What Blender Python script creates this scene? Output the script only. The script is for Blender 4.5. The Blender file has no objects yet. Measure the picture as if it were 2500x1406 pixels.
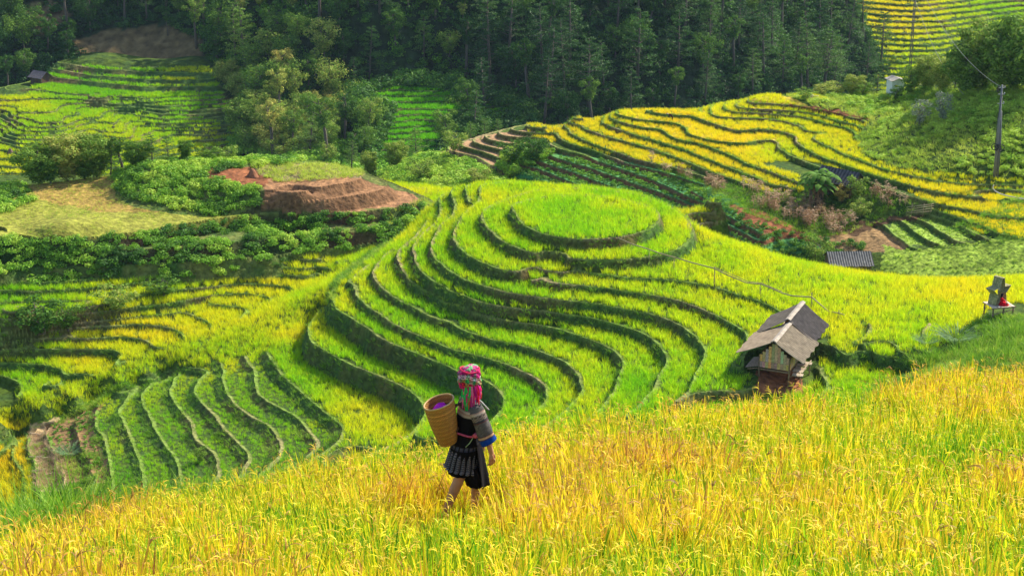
SKY_STR, EXPO = .15, .72
import bpy, bmesh, math, random, time
import numpy as np
from mathutils import Vector, Matrix, Euler
T0 = time.time()
rng = np.random.default_rng(7)
random.seed(7)
R = math.radians
SC = bpy.context.scene
C = SC.collection

# ------------------------------------------------------------------ camera geometry
FPX = 1250.0 / math.tan(R(16.0)); PITCH = R(-19.0)
CP, SP = math.cos(PITCH), math.sin(PITCH)
def ray(u, v):
    u = np.asarray(u, float); v = np.asarray(v, float)
    a = (u - 1250.0) / FPX; b = (703.0 - v) / FPX
    return a, CP - b * SP, SP + b * CP
def P(u, v, z):
    """point of the place at height z that lies on the sight line through (u, v)"""
    a, y, zz = ray(u, v); t = np.asarray(z, float) / zz
    return np.stack([a * t, y * t, zz * t + 0 * a], -1)
def PD(u, v, d):
    a, y, zz = ray(u, v); n = np.sqrt(a * a + y * y + zz * zz)
    return np.stack([a * d / n, y * d / n, zz * d / n], -1)
def proj(x, y, z):
    dep = y * CP + z * SP; up = -y * SP + z * CP
    dep = np.where(dep < 0.1, 0.1, dep)
    return 1250 + FPX * x / dep, 703 - FPX * up / dep

def inpoly(u, v, poly):
    u = np.asarray(u); v = np.asarray(v); ins = np.zeros(u.shape, bool)
    n = len(poly)
    for i in range(n):
        x1, y1 = poly[i]; x2, y2 = poly[(i + 1) % n]
        if y1 == y2: continue
        c = ((y1 > v) != (y2 > v)) & (u < (x2 - x1) * (v - y1) / (y2 - y1) + x1)
        ins ^= c
    return ins

# ------------------------------------------------------------------ value noise
_NG = rng.random((256, 256)).astype(np.float32)
def noise(x, y, s, seed=0):
    x = np.asarray(x) / s + seed * 17.3; y = np.asarray(y) / s + seed * 9.1
    xi = np.floor(x).astype(int); yi = np.floor(y).astype(int)
    fx = x - xi; fy = y - yi
    fx = fx * fx * (3 - 2 * fx); fy = fy * fy * (3 - 2 * fy)
    a = _NG[xi & 255, yi & 255]; b = _NG[(xi + 1) & 255, yi & 255]
    c = _NG[xi & 255, (yi + 1) & 255]; d = _NG[(xi + 1) & 255, (yi + 1) & 255]
    return (a * (1 - fx) + b * fx) * (1 - fy) + (c * (1 - fx) + d * fx) * fy - 0.5
def fbm(x, y, s, o=3, seed=0):
    r = 0; a = 1.0
    for i in range(o):
        r = r + a * noise(x, y, s / 2 ** i, seed + i * 3); a *= .5
    return r

# ------------------------------------------------------------------ smooth hills through traced contour lines, cut into terraces
def densify(pts, step=14.0):
    out = [pts[0]]
    for a, b in zip(pts[:-1], pts[1:]):
        n = max(1, int(math.hypot(b[0] - a[0], b[1] - a[1]) / step))
        for i in range(1, n + 1): out.append((a[0] + (b[0] - a[0]) * i / n, a[1] + (b[1] - a[1]) * i / n))
    return out
class Hill:
    def __init__(s, name, lines, points, world=(), levels=(), box=(-60, 60, 100, 200), cell=.5, step=14.0, reg=2.0,
                 regions=(), smooth=(), rw=(.3, .12), wig=.05, follow=0.0, below=1.0, rough=.05, broad=()):
        s.name = name; s.rwp = rw; s.rough = rough; s.broad = broad
        X = []
        for z, pl in lines:
            d = np.array(densify(pl, step)); X.append(P(d[:, 0], d[:, 1], np.full(len(d), z)))
        if points:
            q = np.array(points, float); X.append(P(q[:, 0], q[:, 1], q[:, 2]))
        if len(world): X.append(np.array(world, float))
        X = np.concatenate(X)
        key = np.round(X[:, :2] / .35).astype(int)
        _, idx = np.unique(key, axis=0, return_index=True); X = X[np.sort(idx)]
        s.pts = X
        n = len(X); c = X[:, :2].mean(0); S = 50.0
        Q = (X[:, :2] - c) / S
        def phi(r2): return r2 * np.log(r2 + 1e-12) * .5
        D = ((Q[:, None] - Q[None]) ** 2).sum(-1)
        A = np.zeros((n + 3, n + 3)); A[:n, :n] = phi(D) + np.eye(n) * reg * 1e-5
        A[:n, n] = 1; A[:n, n + 1:] = Q; A[n, :n] = 1; A[n + 1:, :n] = Q.T
        w = np.linalg.solve(A, np.concatenate([X[:, 2], [0, 0, 0]]))
        x0, x1, y0, y1 = box; s.x0, s.y0, s.cell = x0, y0, cell
        s.nx = int((x1 - x0) / cell) + 2; s.ny = int((y1 - y0) / cell) + 2
        gx = x0 + np.arange(s.nx) * cell; gy = y0 + np.arange(s.ny) * cell
        GX, GY = np.meshgrid(gx, gy, indexing='ij')
        fx = ((GX.ravel() - c[0]) / S).astype(np.float32); fy = ((GY.ravel() - c[1]) / S).astype(np.float32)
        H = w[n] + w[n + 1] * fx + w[n + 2] * fy
        H = H.astype(np.float64)
        Qf = Q.astype(np.float32); wf = w[:n]
        for i in range(0, len(fx), 6000):
            sl = slice(i, i + 6000)
            d2 = (fx[sl, None] - Qf[None, :, 0]) ** 2 + (fy[sl, None] - Qf[None, :, 1]) ** 2
            H[sl] += (d2 * np.log(d2 + 1e-12) * .5).astype(np.float64) @ wf
        H = H.reshape(s.nx, s.ny)
        H += wig * fbm(GX, GY, 7.0, 2, seed=len(name))
        s.H = H
        gxx, gyy = np.gradient(H, cell)
        s.G = np.sqrt(gxx ** 2 + gyy ** 2)
        s.levels = np.array(sorted(levels)) if len(levels) else None      # ascending
        s.regions = [(m, np.array(sorted(l))) for m, l in regions]; s.smooth = smooth
        s.follow = follow; s.below = below
        if smooth:
            U, V = proj(GX, GY, H); M = np.zeros(H.shape)
            for pl in smooth: M = np.maximum(M, inpoly(U, V, pl))
            for _ in range(4): M[1:-1, 1:-1] = (M[1:-1, 1:-1] * 2 + M[:-2, 1:-1] + M[2:, 1:-1] + M[1:-1, :-2] + M[1:-1, 2:]) / 6
            s.M = M
        print('hill', name, n, 'points', s.H.shape, round(time.time() - T0, 1))
    def samp(s, A, x, y):
        fx = np.clip((x - s.x0) / s.cell, 1, s.nx - 3.001); fy = np.clip((y - s.y0) / s.cell, 1, s.ny - 3.001)
        i = fx.astype(int); j = fy.astype(int); a = fx - i; b = fy - j
        def cw(t): return (-.5 * t + t * t - .5 * t ** 3, 1 - 2.5 * t * t + 1.5 * t ** 3, .5 * t + 2 * t * t - 1.5 * t ** 3, -.5 * t * t + .5 * t ** 3)
        wa = cw(a); wb = cw(b); r = 0
        for p in range(4):
            rr = 0
            for q in range(4): rr = rr + wb[q] * A[i + p - 1, j + q - 1]
            r = r + wa[p] * rr
        return r
    def ev(s, x, y):
        """height, distance to the edge below (on the tread), distance under the edge above, riser mask, tread width"""
        x = np.asarray(x, float); y = np.asarray(y, float)
        H = s.samp(s.H, x, y); H = H + (s.rough * noise(x, y, 1.4, 5) + s.rough * .6 * noise(x, y, .6, 8)) * np.clip(s.samp(s.G, x, y) * 3.2, .06, 1)
        if s.levels is None:
            one = np.full(x.shape, 99.0); return H, one, one, np.zeros(x.shape, bool), one
        g = np.maximum(s.samp(s.G, x, y), .03); bm_ = 1.0
        if s.broad:
            U, V = proj(x, y, H)
            for pl, k in s.broad: bm_ = np.where(inpoly(U, V, pl), k, bm_)
        def q(L):
            k = np.searchsorted(L, H, side='right')            # L[k-1] <= H < L[k]
            lo = L[np.clip(k - 1, 0, len(L) - 1)]; hi = L[np.clip(k, 0, len(L) - 1)]
            drop = hi - lo
            tw = np.maximum(drop, .01) / g
            rw = np.minimum((drop * s.rwp[0] + s.rwp[1]) * bm_, tw * .85) + 1e-4
            du = (hi - H) / g; de = (H - lo) / g
            t = np.clip(1 - du / rw, 0, 1)
            h = lo + drop * t
            top = k >= len(L); bot = k == 0
            h = np.where(top, L[-1] + s.follow * (H - L[-1]), h); du = np.where(top, 99, du); t = np.where(top, 0, t); tw = np.where(top, 99, tw)
            h = np.where(bot, L[0] - np.clip((L[0] - H) / g / .3, 0, 1) * .5 + s.below * (H - L[0]), h); de = np.where(bot, 99, de); t = np.where(bot, 0, t); tw = np.where(bot, 99, tw)
            h = h + np.where((t <= 0), .10 * np.exp(-(de / .18) ** 2), .0)
            return h, de, du, t > 0, tw
        r1 = q(s.levels)
        if s.regions or s.smooth: U, V = proj(x, y, H)
        for mf, lv in s.regions:
            m = mf(x, y) if callable(mf) else inpoly(U, V, mf); r2 = q(lv)
            r1 = tuple(np.where(m, b, a) for a, b in zip(r1, r2))
        if s.smooth:
            w = np.clip(s.samp(s.M, x, y) * 1.6 - .3, 0, 1); h, de, du, ris, tw = r1
            r1 = (h * (1 - w) + (H - .25) * w, np.where(w > .5, 99, de), np.where(w > .5, 99, du), ris & (w < .5), tw)
        return r1
    def z(s, x, y): return s.ev(np.array([x], float), np.array([y], float))[0][0]
    def at(s, u, v, r0=None, r1=None):
        """first point of this hill seen along the sight line (u, v)"""
        a, yy, zz = ray(u, v)
        r0 = r0 or s.y0; r1 = r1 or s.y0 + s.ny * s.cell
        t = np.linspace(r0 / yy, r1 / yy, 3000)
        h = s.ev(a * t, yy * t)[0]
        below = np.nonzero(zz * t <= h)[0]
        i = below[0] if len(below) else int(np.argmin(np.abs(zz * t - h)))
        return Vector((float(a * t[i]), float(yy * t[i]), float(h[i])))

# ---- the main terraced hill, its bowl and the valley left of the ridge
E = {
 0: (-45.0, [(1248,504),(1250,520),(1263,538),(1284,556),(1315,571),(1358,581),(1412,586),(1466,586),(1520,580),(1563,571),(1592,558),(1606,545),(1612,529),(1600,511),(1560,495),(1500,481),(1430,474),(1350,477),(1290,487),(1258,497),(1248,504)]),
 1: (-45.95, [(1174,527),(1176,540),(1185,554),(1200,569),(1218,585),(1239,599),(1264,607),(1290,617),(1322,628),(1362,633),(1412,636),(1466,637),(1520,637),(1574,631),(1621,622),(1657,610),(1678,596),(1691,576),(1693,562),(1680,535),(1640,505),(1560,474),(1430,458),(1300,466),(1225,490),(1190,508),(1174,527)]),
 2: (-46.8, [(1150,505),(1125,528),(1115,549),(1106,569),(1106,587),(1117,605),(1142,626),(1171,641),(1203,655),(1239,664),(1275,664),(1300,655),(1333,650),(1376,657),(1430,666),(1484,675),(1538,681),(1600,683),(1672,691),(1744,702),(1798,720),(1852,734),(1888,752),(1910,767),(1950,805),(1985,836),(2028,847),(2064,872),(2095,863),(2129,858),(2183,870),(2240,892)]),
 3: (-47.2, [(1300,687),(1333,691),(1376,695),(1430,701),(1484,707),(1538,715),(1592,723),(1636,731),(1672,742),(1708,754),(1744,772),(1780,790),(1805,803),(1820,817),(1823,835),(1821,857),(1810,900)]),
 4: (-47.8, [(1100,530),(1075,550),(1059,580),(1052,601),(1057,623),(1074,644),(1099,664),(1131,684),(1171,698),(1214,711),(1268,722),(1322,729),(1376,736),(1448,743),(1510,754),(1560,764),(1600,772),(1636,786),(1672,805),(1700,826),(1719,850),(1721,868),(1708,893),(1697,914),(1680,950),(1640,985)]),
 5: (-48.6, [(1060,545),(1030,570),(1012,590),(1005,612),(1009,637),(1023,662),(1052,688),(1088,709),(1124,724),(1160,738),(1214,749),(1268,756),(1322,760),(1376,769),(1430,776),(1484,788),(1538,805),(1585,824),(1614,850),(1628,875),(1621,896),(1603,929),(1592,954),(1560,990),(1520,1020)]),
 6: (-49.4, [(1010,580),(985,600),(969,618),(969,632),(980,659),(1002,688),(1034,709),(1074,727),(1117,745),(1160,767),(1196,776),(1250,787),(1304,794),(1358,805),(1412,821),(1466,842),(1502,860),(1520,882),(1518,904),(1506,929),(1498,954),(1470,990),(1430,1030)]),
 7: (-50.2, [(960,600),(935,625),(921,644),(908,666),(912,684),(926,702),(951,720),(987,742),(1023,763),(1070,785),(1117,805),(1160,821),(1203,833),(1250,842),(1297,853),(1340,868),(1376,886),(1405,911),(1416,932),(1416,954),(1405,975),(1370,1010),(1320,1050)]),
 8: (-50.9, [(905,640),(880,660),(868,680),(863,698),(872,727),(894,749),(926,770),(962,796),(1002,814),(1045,832),(1088,850),(1131,864),(1178,875),(1225,889),(1268,907),(1304,925),(1329,947),(1333,962),(1328,985),(1290,1020),(1230,1060)]),
 9: (-51.6, [(870,650),(838,675),(815,700),(808,728),(820,756),(850,775),(890,800),(922,824),(958,842),(1002,860),(1045,878),(1088,896),(1117,911),(1145,918),(1173,926),(1199,941),(1216,958),(1223,975),(1221,998),(1210,1015),(1199,1026),(1150,1060),(1100,1090)]),
 10: (-53.3, [(800,745),(775,765),(755,790),(752,815),(760,838),(775,848),(799,863),(827,878),(856,893),(898,910),(928,922),(965,938),(994,952),(1014,969),(1028,987),(1036,1004),(1031,1023),(1019,1041),(1005,1058),(960,1085),(900,1110)]),
 11: (-55.0, [(650,868),(668,890),(684,915),(720,948),(756,980),(792,1008),(821,1033),(832,1058),(821,1080),(803,1094),(780,1110),(720,1140)]),
 12: (-55.6, [(590,868),(600,881),(614,901),(619,927),(626,961),(655,986),(702,1008),(731,1026),(742,1048),(760,1066),(769,1084),(760,1102),(730,1130)]),
 13: (-56.0, [(535,895),(540,918),(540,936),(554,968),(576,994),(612,1019),(648,1040),(670,1062),(680,1087),(670,1120),(640,1150)]),
 14: (-56.5, [(504,908),(480,930),(472,961),(490,986),(518,1012),(540,1044),(562,1069),(590,1094),(604,1120),(590,1150)]),
 15: (-57.0, [(430,905),(418,943),(414,965),(428,990),(446,1015),(464,1035),(468,1058),(482,1080),(515,1102),(526,1123),(530,1160)]),
 16: (-57.4, [(385,915),(353,950),(342,968),(349,994),(367,1026),(378,1055),(396,1084),(421,1116),(432,1140),(440,1180)]),
 17: (-57.8, [(328,938),(306,979),(288,1004),(295,1026),(313,1062),(324,1094),(338,1123),(348,1160),(350,1200)]),
 18: (-58.2, [(262,965),(238,985),(230,1010),(230,1044),(245,1062),(256,1087),(266,1123),(270,1170),(272,1210)]),
 19: (-58.6, [(223,975),(198,1001),(184,1022),(187,1055),(198,1094),(216,1123),(234,1181)]),
 20: (-59.1, [(158,1010),(128,1032),(117,1050),(115,1066),(127,1096),(145,1123),(160,1188)]),
 21: (-59.6, [(88,1045),(66,1073),(68,1102),(80,1130),(90,1188)]),
 22: (-60.1, [(42,1050),(24,1087),(32,1123),(54,1159),(60,1200)]),
}
W = [
 (-53.6, [(-40,711),(0,711),(72,713),(144,710),(216,706),(288,698),(360,689),(432,679),(504,668),(576,662),(655,658),(677,668),(720,675),(750,676),(774,668)]),
 (-52.8, [(720,634),(749,636),(810,638),(857,630)]),
 (-53.2, [(691,655),(738,658),(792,655),(821,644)]),
 (-54.1, [(-40,752),(0,752),(72,752),(144,749),(198,743),(260,733),(350,722),(420,712),(464,707),(522,702),(576,695),(630,695),(677,700),(706,702)]),
 (-54.5, [(-40,797),(0,797),(60,790),(120,780),(230,765),(353,749),(396,745),(450,736),(504,725),(558,720),(605,719),(641,725),(659,731)]),
 (-54.8, [(436,750),(486,746),(540,747),(576,751),(601,762)]),
 (-55.15, [(-40,816),(60,808),(130,797),(202,787),(252,784),(324,776),(396,770),(439,764),(468,771),(497,783),(515,796)]),
 (-55.5, [(-40,830),(0,828),(60,818),(126,806),(198,802),(270,799),(324,794),(378,796),(414,803),(439,814),(448,824)]),
 (-55.95, [(-40,842),(0,840),(65,831),(144,828),(216,828),(288,824),(335,828),(364,837),(376,848)]),
 (-56.4, [(-40,857),(0,856),(72,854),(144,854),(216,854),(270,856),(295,868),(292,886),(281,895)]),
 (-57.2, [(-40,888),(0,887),(54,889),(108,893),(144,902),(151,914),(144,929),(133,942)]),
 (-57.9, [(-40,917),(0,918),(22,925),(43,936),(52,949),(40,975)]),
]
RIDGE = [(1060,512,-50.4),(1000,556,-51.0),(930,600,-51.9),(870,640,-52.3),(800,690,-52.7),(740,725,-53.3),(690,760,-53.9),(610,805,-54.7),(520,845,-55.4),(440,872,-56.0),(360,895,-56.45),(290,918,-56.75),(180,955,-57.3),(90,985,-57.8),(0,1020,-58.2),(-60,1040,-58.5)]
mpts = list(RIDGE) + [
 (1340,668,-46.97),(1400,678,-46.97),(1470,690,-46.98),(1540,699,-46.99),(1430,525,-44.2),(1330,515,-44.6),(1520,520,-44.5),
 (1800,592,-46.5),(1900,625,-46.9),(2000,648,-47.1),(2200,676,-47.3),(2450,676,-46.9),(2560,672,-46.8),
 (1800,650,-46.45),(1950,700,-46.6),(2060,830,-46.7),(1990,800,-46.7),(2020,885,-47.5),(2120,885,-47.45),(2150,790,-46.42),(2200,830,-46.4),(2300,825,-46.0),(1960,760,-46.66),(1860,660,-46.45),(1900,940,-48.0),(1960,900,-47.9),
 (2200,740,-46.5),(2350,740,-46.0),(2400,790,-45.2),(2500,720,-45.6),(2200,890,-47.1),
 (2350,880,-44.8),(2500,850,-43.2),(2500,790,-43.8),(2580,850,-42.5),(2150,930,-47.0),(2330,940,-44.3),(2040,960,-47.6),
 (1100,1150,-53.4),(900,1150,-55.3),(1300,1100,-51.2),(1500,1060,-49.6),(1750,1000,-48.2),
 (830,640,-53.0),(900,605,-52.6),(980,560,-51.9)]
G1 = [(-46.5, [(2122,795),(2112,822),(2118,843),(2136,854),(2190,862),(2250,880)]), (-46.2, [(2268,790),(2250,812),(2252,832),(2266,845),(2310,858)])]
mworld = [tuple(P(1430, 470, -45)[:3] + np.array([dx, dy, dz])) for dx, dy, dz in ((0, 12, -3.5), (0, 22, -8), (15, 9, -3.2), (30, 12, -6.5), (-14, 12, -4), (-25, 14, -6.5), (40, 4, -4))]
mworld += [tuple(P(1720, 545, -46.2) + np.array([0, dy, dz])) for dy, dz in ((8, -4.2), (20, -11), (38, -18))]
mworld += [tuple(P(1560, 480, -46) + np.array([0, dy, dz])) for dy, dz in ((10, -4.2), (22, -10), (38, -17))]
mworld += [tuple(P(2200, 676, -47.3) + np.array([0, dy, dz])) for dy, dz in ((8, -4.2), (20, -11), (38, -18))]
mworld += [tuple(P(1900, 625, -46.9) + np.array([0, dy, dz])) for dy, dz in ((8, -4.2), (20, -11), (38, -18))]
mworld += [tuple(P(2560, 672, -46.8) + np.array([0, dy, dz])) for dy, dz in ((8, -4.2), (20, -11), (38, -18))]
LV2 = [z for z, _ in W]
LV1 = [z for z, _ in E.values()]
_rl = P(*[np.array(c, float) for c in zip(*RIDGE)])
_rl = np.concatenate([_rl, [[_rl[0][0] + 6, _rl[0][1] + 60, 0]]])[np.argsort(np.concatenate([_rl[:, 0], [_rl[0][0] + 6]]))] if False else _rl
def ridge_side(x, y):
    """True on the valley side (behind and left of the ridge)"""
    o = np.argsort(_rl[:, 0]); xr = _rl[o, 0]; yr = _rl[o, 1]
    return (y > np.interp(x, xr, yr)) & (x < _rl[0][0] + 1)
HM = Hill('main', [(z, p) for z, p in E.values()] + W + G1, mpts, mworld, LV1, (-84, 84, 96, 196), .5, reg=8, wig=.025, broad=[([(215,960),(400,880),(600,860),(690,860),(860,1010),(860,1240),(215,1240)], 2.6)], rw=(.32, .1), below=.6,
  regions=[([(1296,500),(1296,800),(900,800),(900,480)], [z for z in LV1 if z != -47.2]), ([(1990,790),(2950,790),(2950,1000),(1990,1000)], [-47.8,-46.8,-46.5,-46.2]), (ridge_side, LV2), (lambda x, y: ridge_side(x, y) & (x / y < (436 - 1250) / 4359 * .97), [z for z in LV2 if z != -54.8])],
  smooth=[[(1075,505),(1000,575),(930,625),(865,665),(800,735),(740,775),(690,850),(600,862),(530,882),(400,900),(310,930),(200,985),(100,1030),(-460,1080),(-460,1010),(100,960),(250,908),(330,874),(470,822),(560,792),(640,745),(760,685),(860,628),(960,560),(1050,505)],
    [(1712,560),(1735,640),(1900,726),(1990,790),(2100,785),(2240,775),(2300,780),(2950,780),(2950,600),(1800,520)],
          [(1850,880),(1900,800),(1960,830),(2000,900),(1960,960),(1840,950)], [(2290,780),(2950,780),(2950,1100),(2200,1100),(2270,900)]])
# ---- brown hill on the left
BL = [
 (-48.3, [(520,462),(580,465),(641,466),(720,467),(792,459),(864,445),(882,432)]),
 (-49.1, [(500,486),(570,491),(641,493),(720,496),(800,489),(900,474),(940,462)]),
 (-50.2, [(-460,560),(0,566),(120,586),(200,583),(342,567),(446,549),(560,532),(640,524),(730,523),(860,521),(960,510),(1010,498)]),
 (-51.2, [(-460,612),(0,612),(200,617),(400,608),(600,590),(760,575),(900,566),(960,552)]),
 (-52.3, [(-460,656),(0,656),(250,652),(450,643),(640,630),(800,610),(900,598)]),
]
bpts = [(430,392,-47.0),(600,392,-47.3),(750,396,-47.7),(870,418,-48.6),(330,420,-47.6),(300,445,-48.6),(290,480,-49.3),
 (150,440,-49.3),(0,455,-49.6),(150,520,-49.85),(0,520,-49.9),(-60,480,-49.8),(500,430,-47.6),(650,430,-47.9),(1000,470,-50.3),(1050,500,-51.4),(960,448,-50.0),
 (0,690,-53.8),(250,690,-53.8),(450,668,-53.8),(640,650,-53.4),(860,618,-53.0),(-60,690,-53.8)]
bworld = [tuple(P(u, v, z) + np.array([dx, dy, dz])) for (u, v, z, dx, dy, dz) in ((430,392,-47.0,0,8,-3.2),(600,392,-47.3,0,8,-3.2),(750,396,-47.7,0,8,-3.4),(870,418,-48.6,2,8,-3.6),(150,440,-49.3,0,8,-3),(0,455,-49.6,0,8,-3),(-60,455,-49.6,-6,8,-3),(430,392,-47.0,0,22,-10),(750,396,-47.7,0,22,-11),(150,440,-49.3,0,22,-10),(-60,455,-49.6,-6,22,-10),
 (1050,500,-51.4,3,3,-2.0),(1000,470,-50.3,4,8,-4),(200,690,-53.8,0,-5,-3),(600,650,-53.6,0,-5,-3),(0,690,-53.8,0,-5,-3),(900,600,-52.8,3,-3,-2))]
HB = Hill('brown', BL, bpts, bworld, [z for z, _ in BL], (-92, 0, 148, 215), .5, rw=(.7, .25), follow=1.0, wig=.04, rough=.06,
  smooth=[[(-460,360),(600,360),(632,430),(634,505),(560,515),(446,530),(342,548),(200,566),(120,568),(0,548),(-460,545)]])

# ---- yellow hill on the right
RL = [
 (-50.6, [(1834,252),(1906,257),(1946,261),(1996,270),(2050,279),(2072,288)]),
 (-51.0, [(1815,246),(1798,254),(1809,265),(1852,268),(1906,270),(1960,275),(2003,284),(2039,295)]),
 (-51.35, [(1780,250),(1766,259),(1773,270),(1802,276),(1850,277),(1890,280)]),
 (-51.75, [(1745,256),(1731,266),(1737,281),(1762,288),(1816,290),(1870,292),(1917,299),(1953,310),(1964,319),(1983,336),(1996,349),(2032,365),(2068,382),(2104,394),(2140,409),(2176,419),(2230,432),(2284,443),(2356,450),(2428,452),(2560,454)]),
 (-52.1, [(1720,262),(1710,274),(1712,293),(1737,302),(1766,311),(1791,320)]),
 (-52.1, [(1925,328),(1938,334),(1942,349),(1967,367),(2003,385),(2050,401),(2104,420),(2140,432),(2194,447),(2248,462),(2320,476),(2392,483),(2560,485)]),
 (-52.6, [(1690,332),(1720,341),(1760,347),(1820,352),(1850,345),(1880,343),(1898,352),(1906,367),(1931,383),(1960,395),(2010,412),(2060,428),(2104,440),(2140,453),(2194,474),(2248,489),(2302,502),(2356,513),(2428,527),(2500,534),(2560,540)]),
 (-53.05, [(1700,350),(1726,358),(1755,370),(1787,383),(1823,402),(1859,414),(1899,428),(1931,440),(1960,450)]),
 (-53.5, [(1480,282),(1473,292),(1480,306),(1506,317),(1556,333),(1600,345),(1636,357),(1672,368),(1708,383),(1744,397),(1780,411),(1816,425),(1852,438),(1874,450)]),
 (-53.95, [(1425,292),(1412,306),(1426,315),(1459,328),(1502,341),(1556,355),(1600,368),(1640,382),(1690,402),(1722,416),(1800,444),(1866,468)]),
 (-54.4, [(1390,300),(1380,312),(1390,326),(1430,346),(1466,361),(1513,376),(1552,391),(1640,410),(1720,434)]),
 (-54.85, [(1360,315),(1354,326),(1362,338),(1394,353),(1448,368),(1484,382),(1520,396),(1574,410),(1650,430),(1720,452)]),
 (-53.05, [(2262,508),(2320,527),(2392,551),(2442,573)]),
 (-53.5, [(2230,512),(2266,524),(2313,539),(2356,558),(2388,577)]),
 (-53.95, [(2220,530),(2241,538),(2266,549),(2302,571),(2334,589)]),
 (-54.4, [(2195,538),(2208,546),(2223,560),(2248,578),(2273,592)]),
 (-54.85, [(2150,548),(2165,558),(2176,571),(2205,589),(2214,598)]),
 (-55.3, [(1450,392),(1513,412),(1574,434),(1628,456),(1672,478),(1720,500),(1773,527),(1816,549),(1860,572)]),
 (-55.8, [(1362,388),(1430,408),(1502,433),(1574,458),(1646,483),(1700,506),(1750,536),(1800,562),(1850,588)]),
 (-56.3, [(1333,401),(1394,420),(1448,441),(1520,466),(1592,492),(1640,514),(1700,540)]),
 (-56.8, [(1312,412),(1376,438),(1430,459),(1484,478),(1560,506)]),
 (-57.3, [(1288,430),(1340,448),(1400,472)]),
]
rpts = [(1850,240,-50.2),(1650,272,-51.9),(1500,276,-52.6),(1400,285,-53.4),(1320,305,-54.1),(1250,325,-55.0),(1180,345,-56.0),(1100,365,-57.2),(1040,385,-58.2),
 (1750,330,-52.45),(1620,310,-52.9),(2000,320,-51.7),(2050,320,-51.6),(1870,330,-52.3),(1960,240,-50.3),(2060,240,-50.2),(2150,260,-50.4),
 (1200,400,-57.2),(1130,400,-58),(1060,430,-58.3),(980,430,-59.5),(960,480,-60.3),(1100,480,-59.3),(1200,460,-58.6),(1270,450,-57.9),(1300,340,-55.4),(1330,365,-55.6),(1250,370,-56.2),
 (2100,345,-51.3),(2200,300,-49.6),(2300,300,-48.4),(2440,440,-51.3),(2350,400,-50.3),(2200,400,-51.2),(2400,330,-48.4),(2500,330,-47.8),(2400,240,-46.6),(2500,220,-45.8),(2300,240,-47.9),(2200,235,-49.4),(2560,300,-46.9),(2560,420,-50.8),
 (1900,480,-54.2),(1980,500,-54.6),(2060,470,-53.8),(2150,510,-54.0),(2000,560,-55.6),(2100,555,-55.2),(1900,560,-55.4),(2080,600,-56.0),(2150,620,-55.7),(2000,600,-56.3),
 (2300,620,-54.9),(2400,610,-54.2),(2560,600,-53.4),(2450,650,-54.8),(2250,660,-55.9),(1700,575,-57.6),(1500,510,-57.9),(1900,620,-57.3)]
rworld = []
for (u, v, z, dx, dy, dz) in ((1850,240,-50.2,0,10,-3.5),(1850,240,-50.2,0,30,-15),(1500,276,-52.2,0,10,-4),(1500,276,-52.2,0,30,-15),(1250,325,-54.9,-4,10,-4),(1250,325,-54.9,-8,28,-14),(1040,385,-58.2,-4,10,-4),(1650,272,-51.6,0,10,-3.8),
   (2060,240,-50.2,0,10,-2.5),(2060,240,-50.2,0,34,-14),(2400,230,-46.4,0,12,-1),(2400,230,-46.4,0,34,-9),(2560,200,-45.3,0,10,0),(2560,200,-45.3,0,34,-7),(1400,285,-53.0,0,10,-4),(1040,385,-58.2,-4,28,-13),(960,480,-60.3,-8,0,-3),(2400,680,-55.4,0,-6,-2),(1900,640,-58,0,-6,-3),(1500,520,-58.5,0,-6,-3)):
    rworld.append(tuple(P(u, v, z) + np.array([dx, dy, dz])))
HR = Hill('yellow', RL, rpts, rworld, sorted(set(z for z, _ in RL)), (-30, 112, 158, 262), .5, rw=(.32, .1), follow=1.0, below=1.0, wig=.012, reg=8,
  smooth=[[(1990,225),(2040,262),(2125,285),(2090,340),(2110,385),(2200,418),(2440,443),(2950,443),(2950,60),(2000,100)],
          [(1860,600),(2040,565),(2120,556),(2160,585),(2220,605),(2290,597),(2400,585),(2450,578),(2950,560),(2950,760),(1700,760)],
          [(930,400),(1040,392),(1120,385),(1230,440),(1290,490),(930,560)],
          [(1600,420),(1720,456),(1800,452),(1880,470),(1990,455),(2110,455),(2250,505),(2200,528),(2150,540),(2040,565),(1980,580),(1860,560),(1780,520),(1700,470)]])

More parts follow.
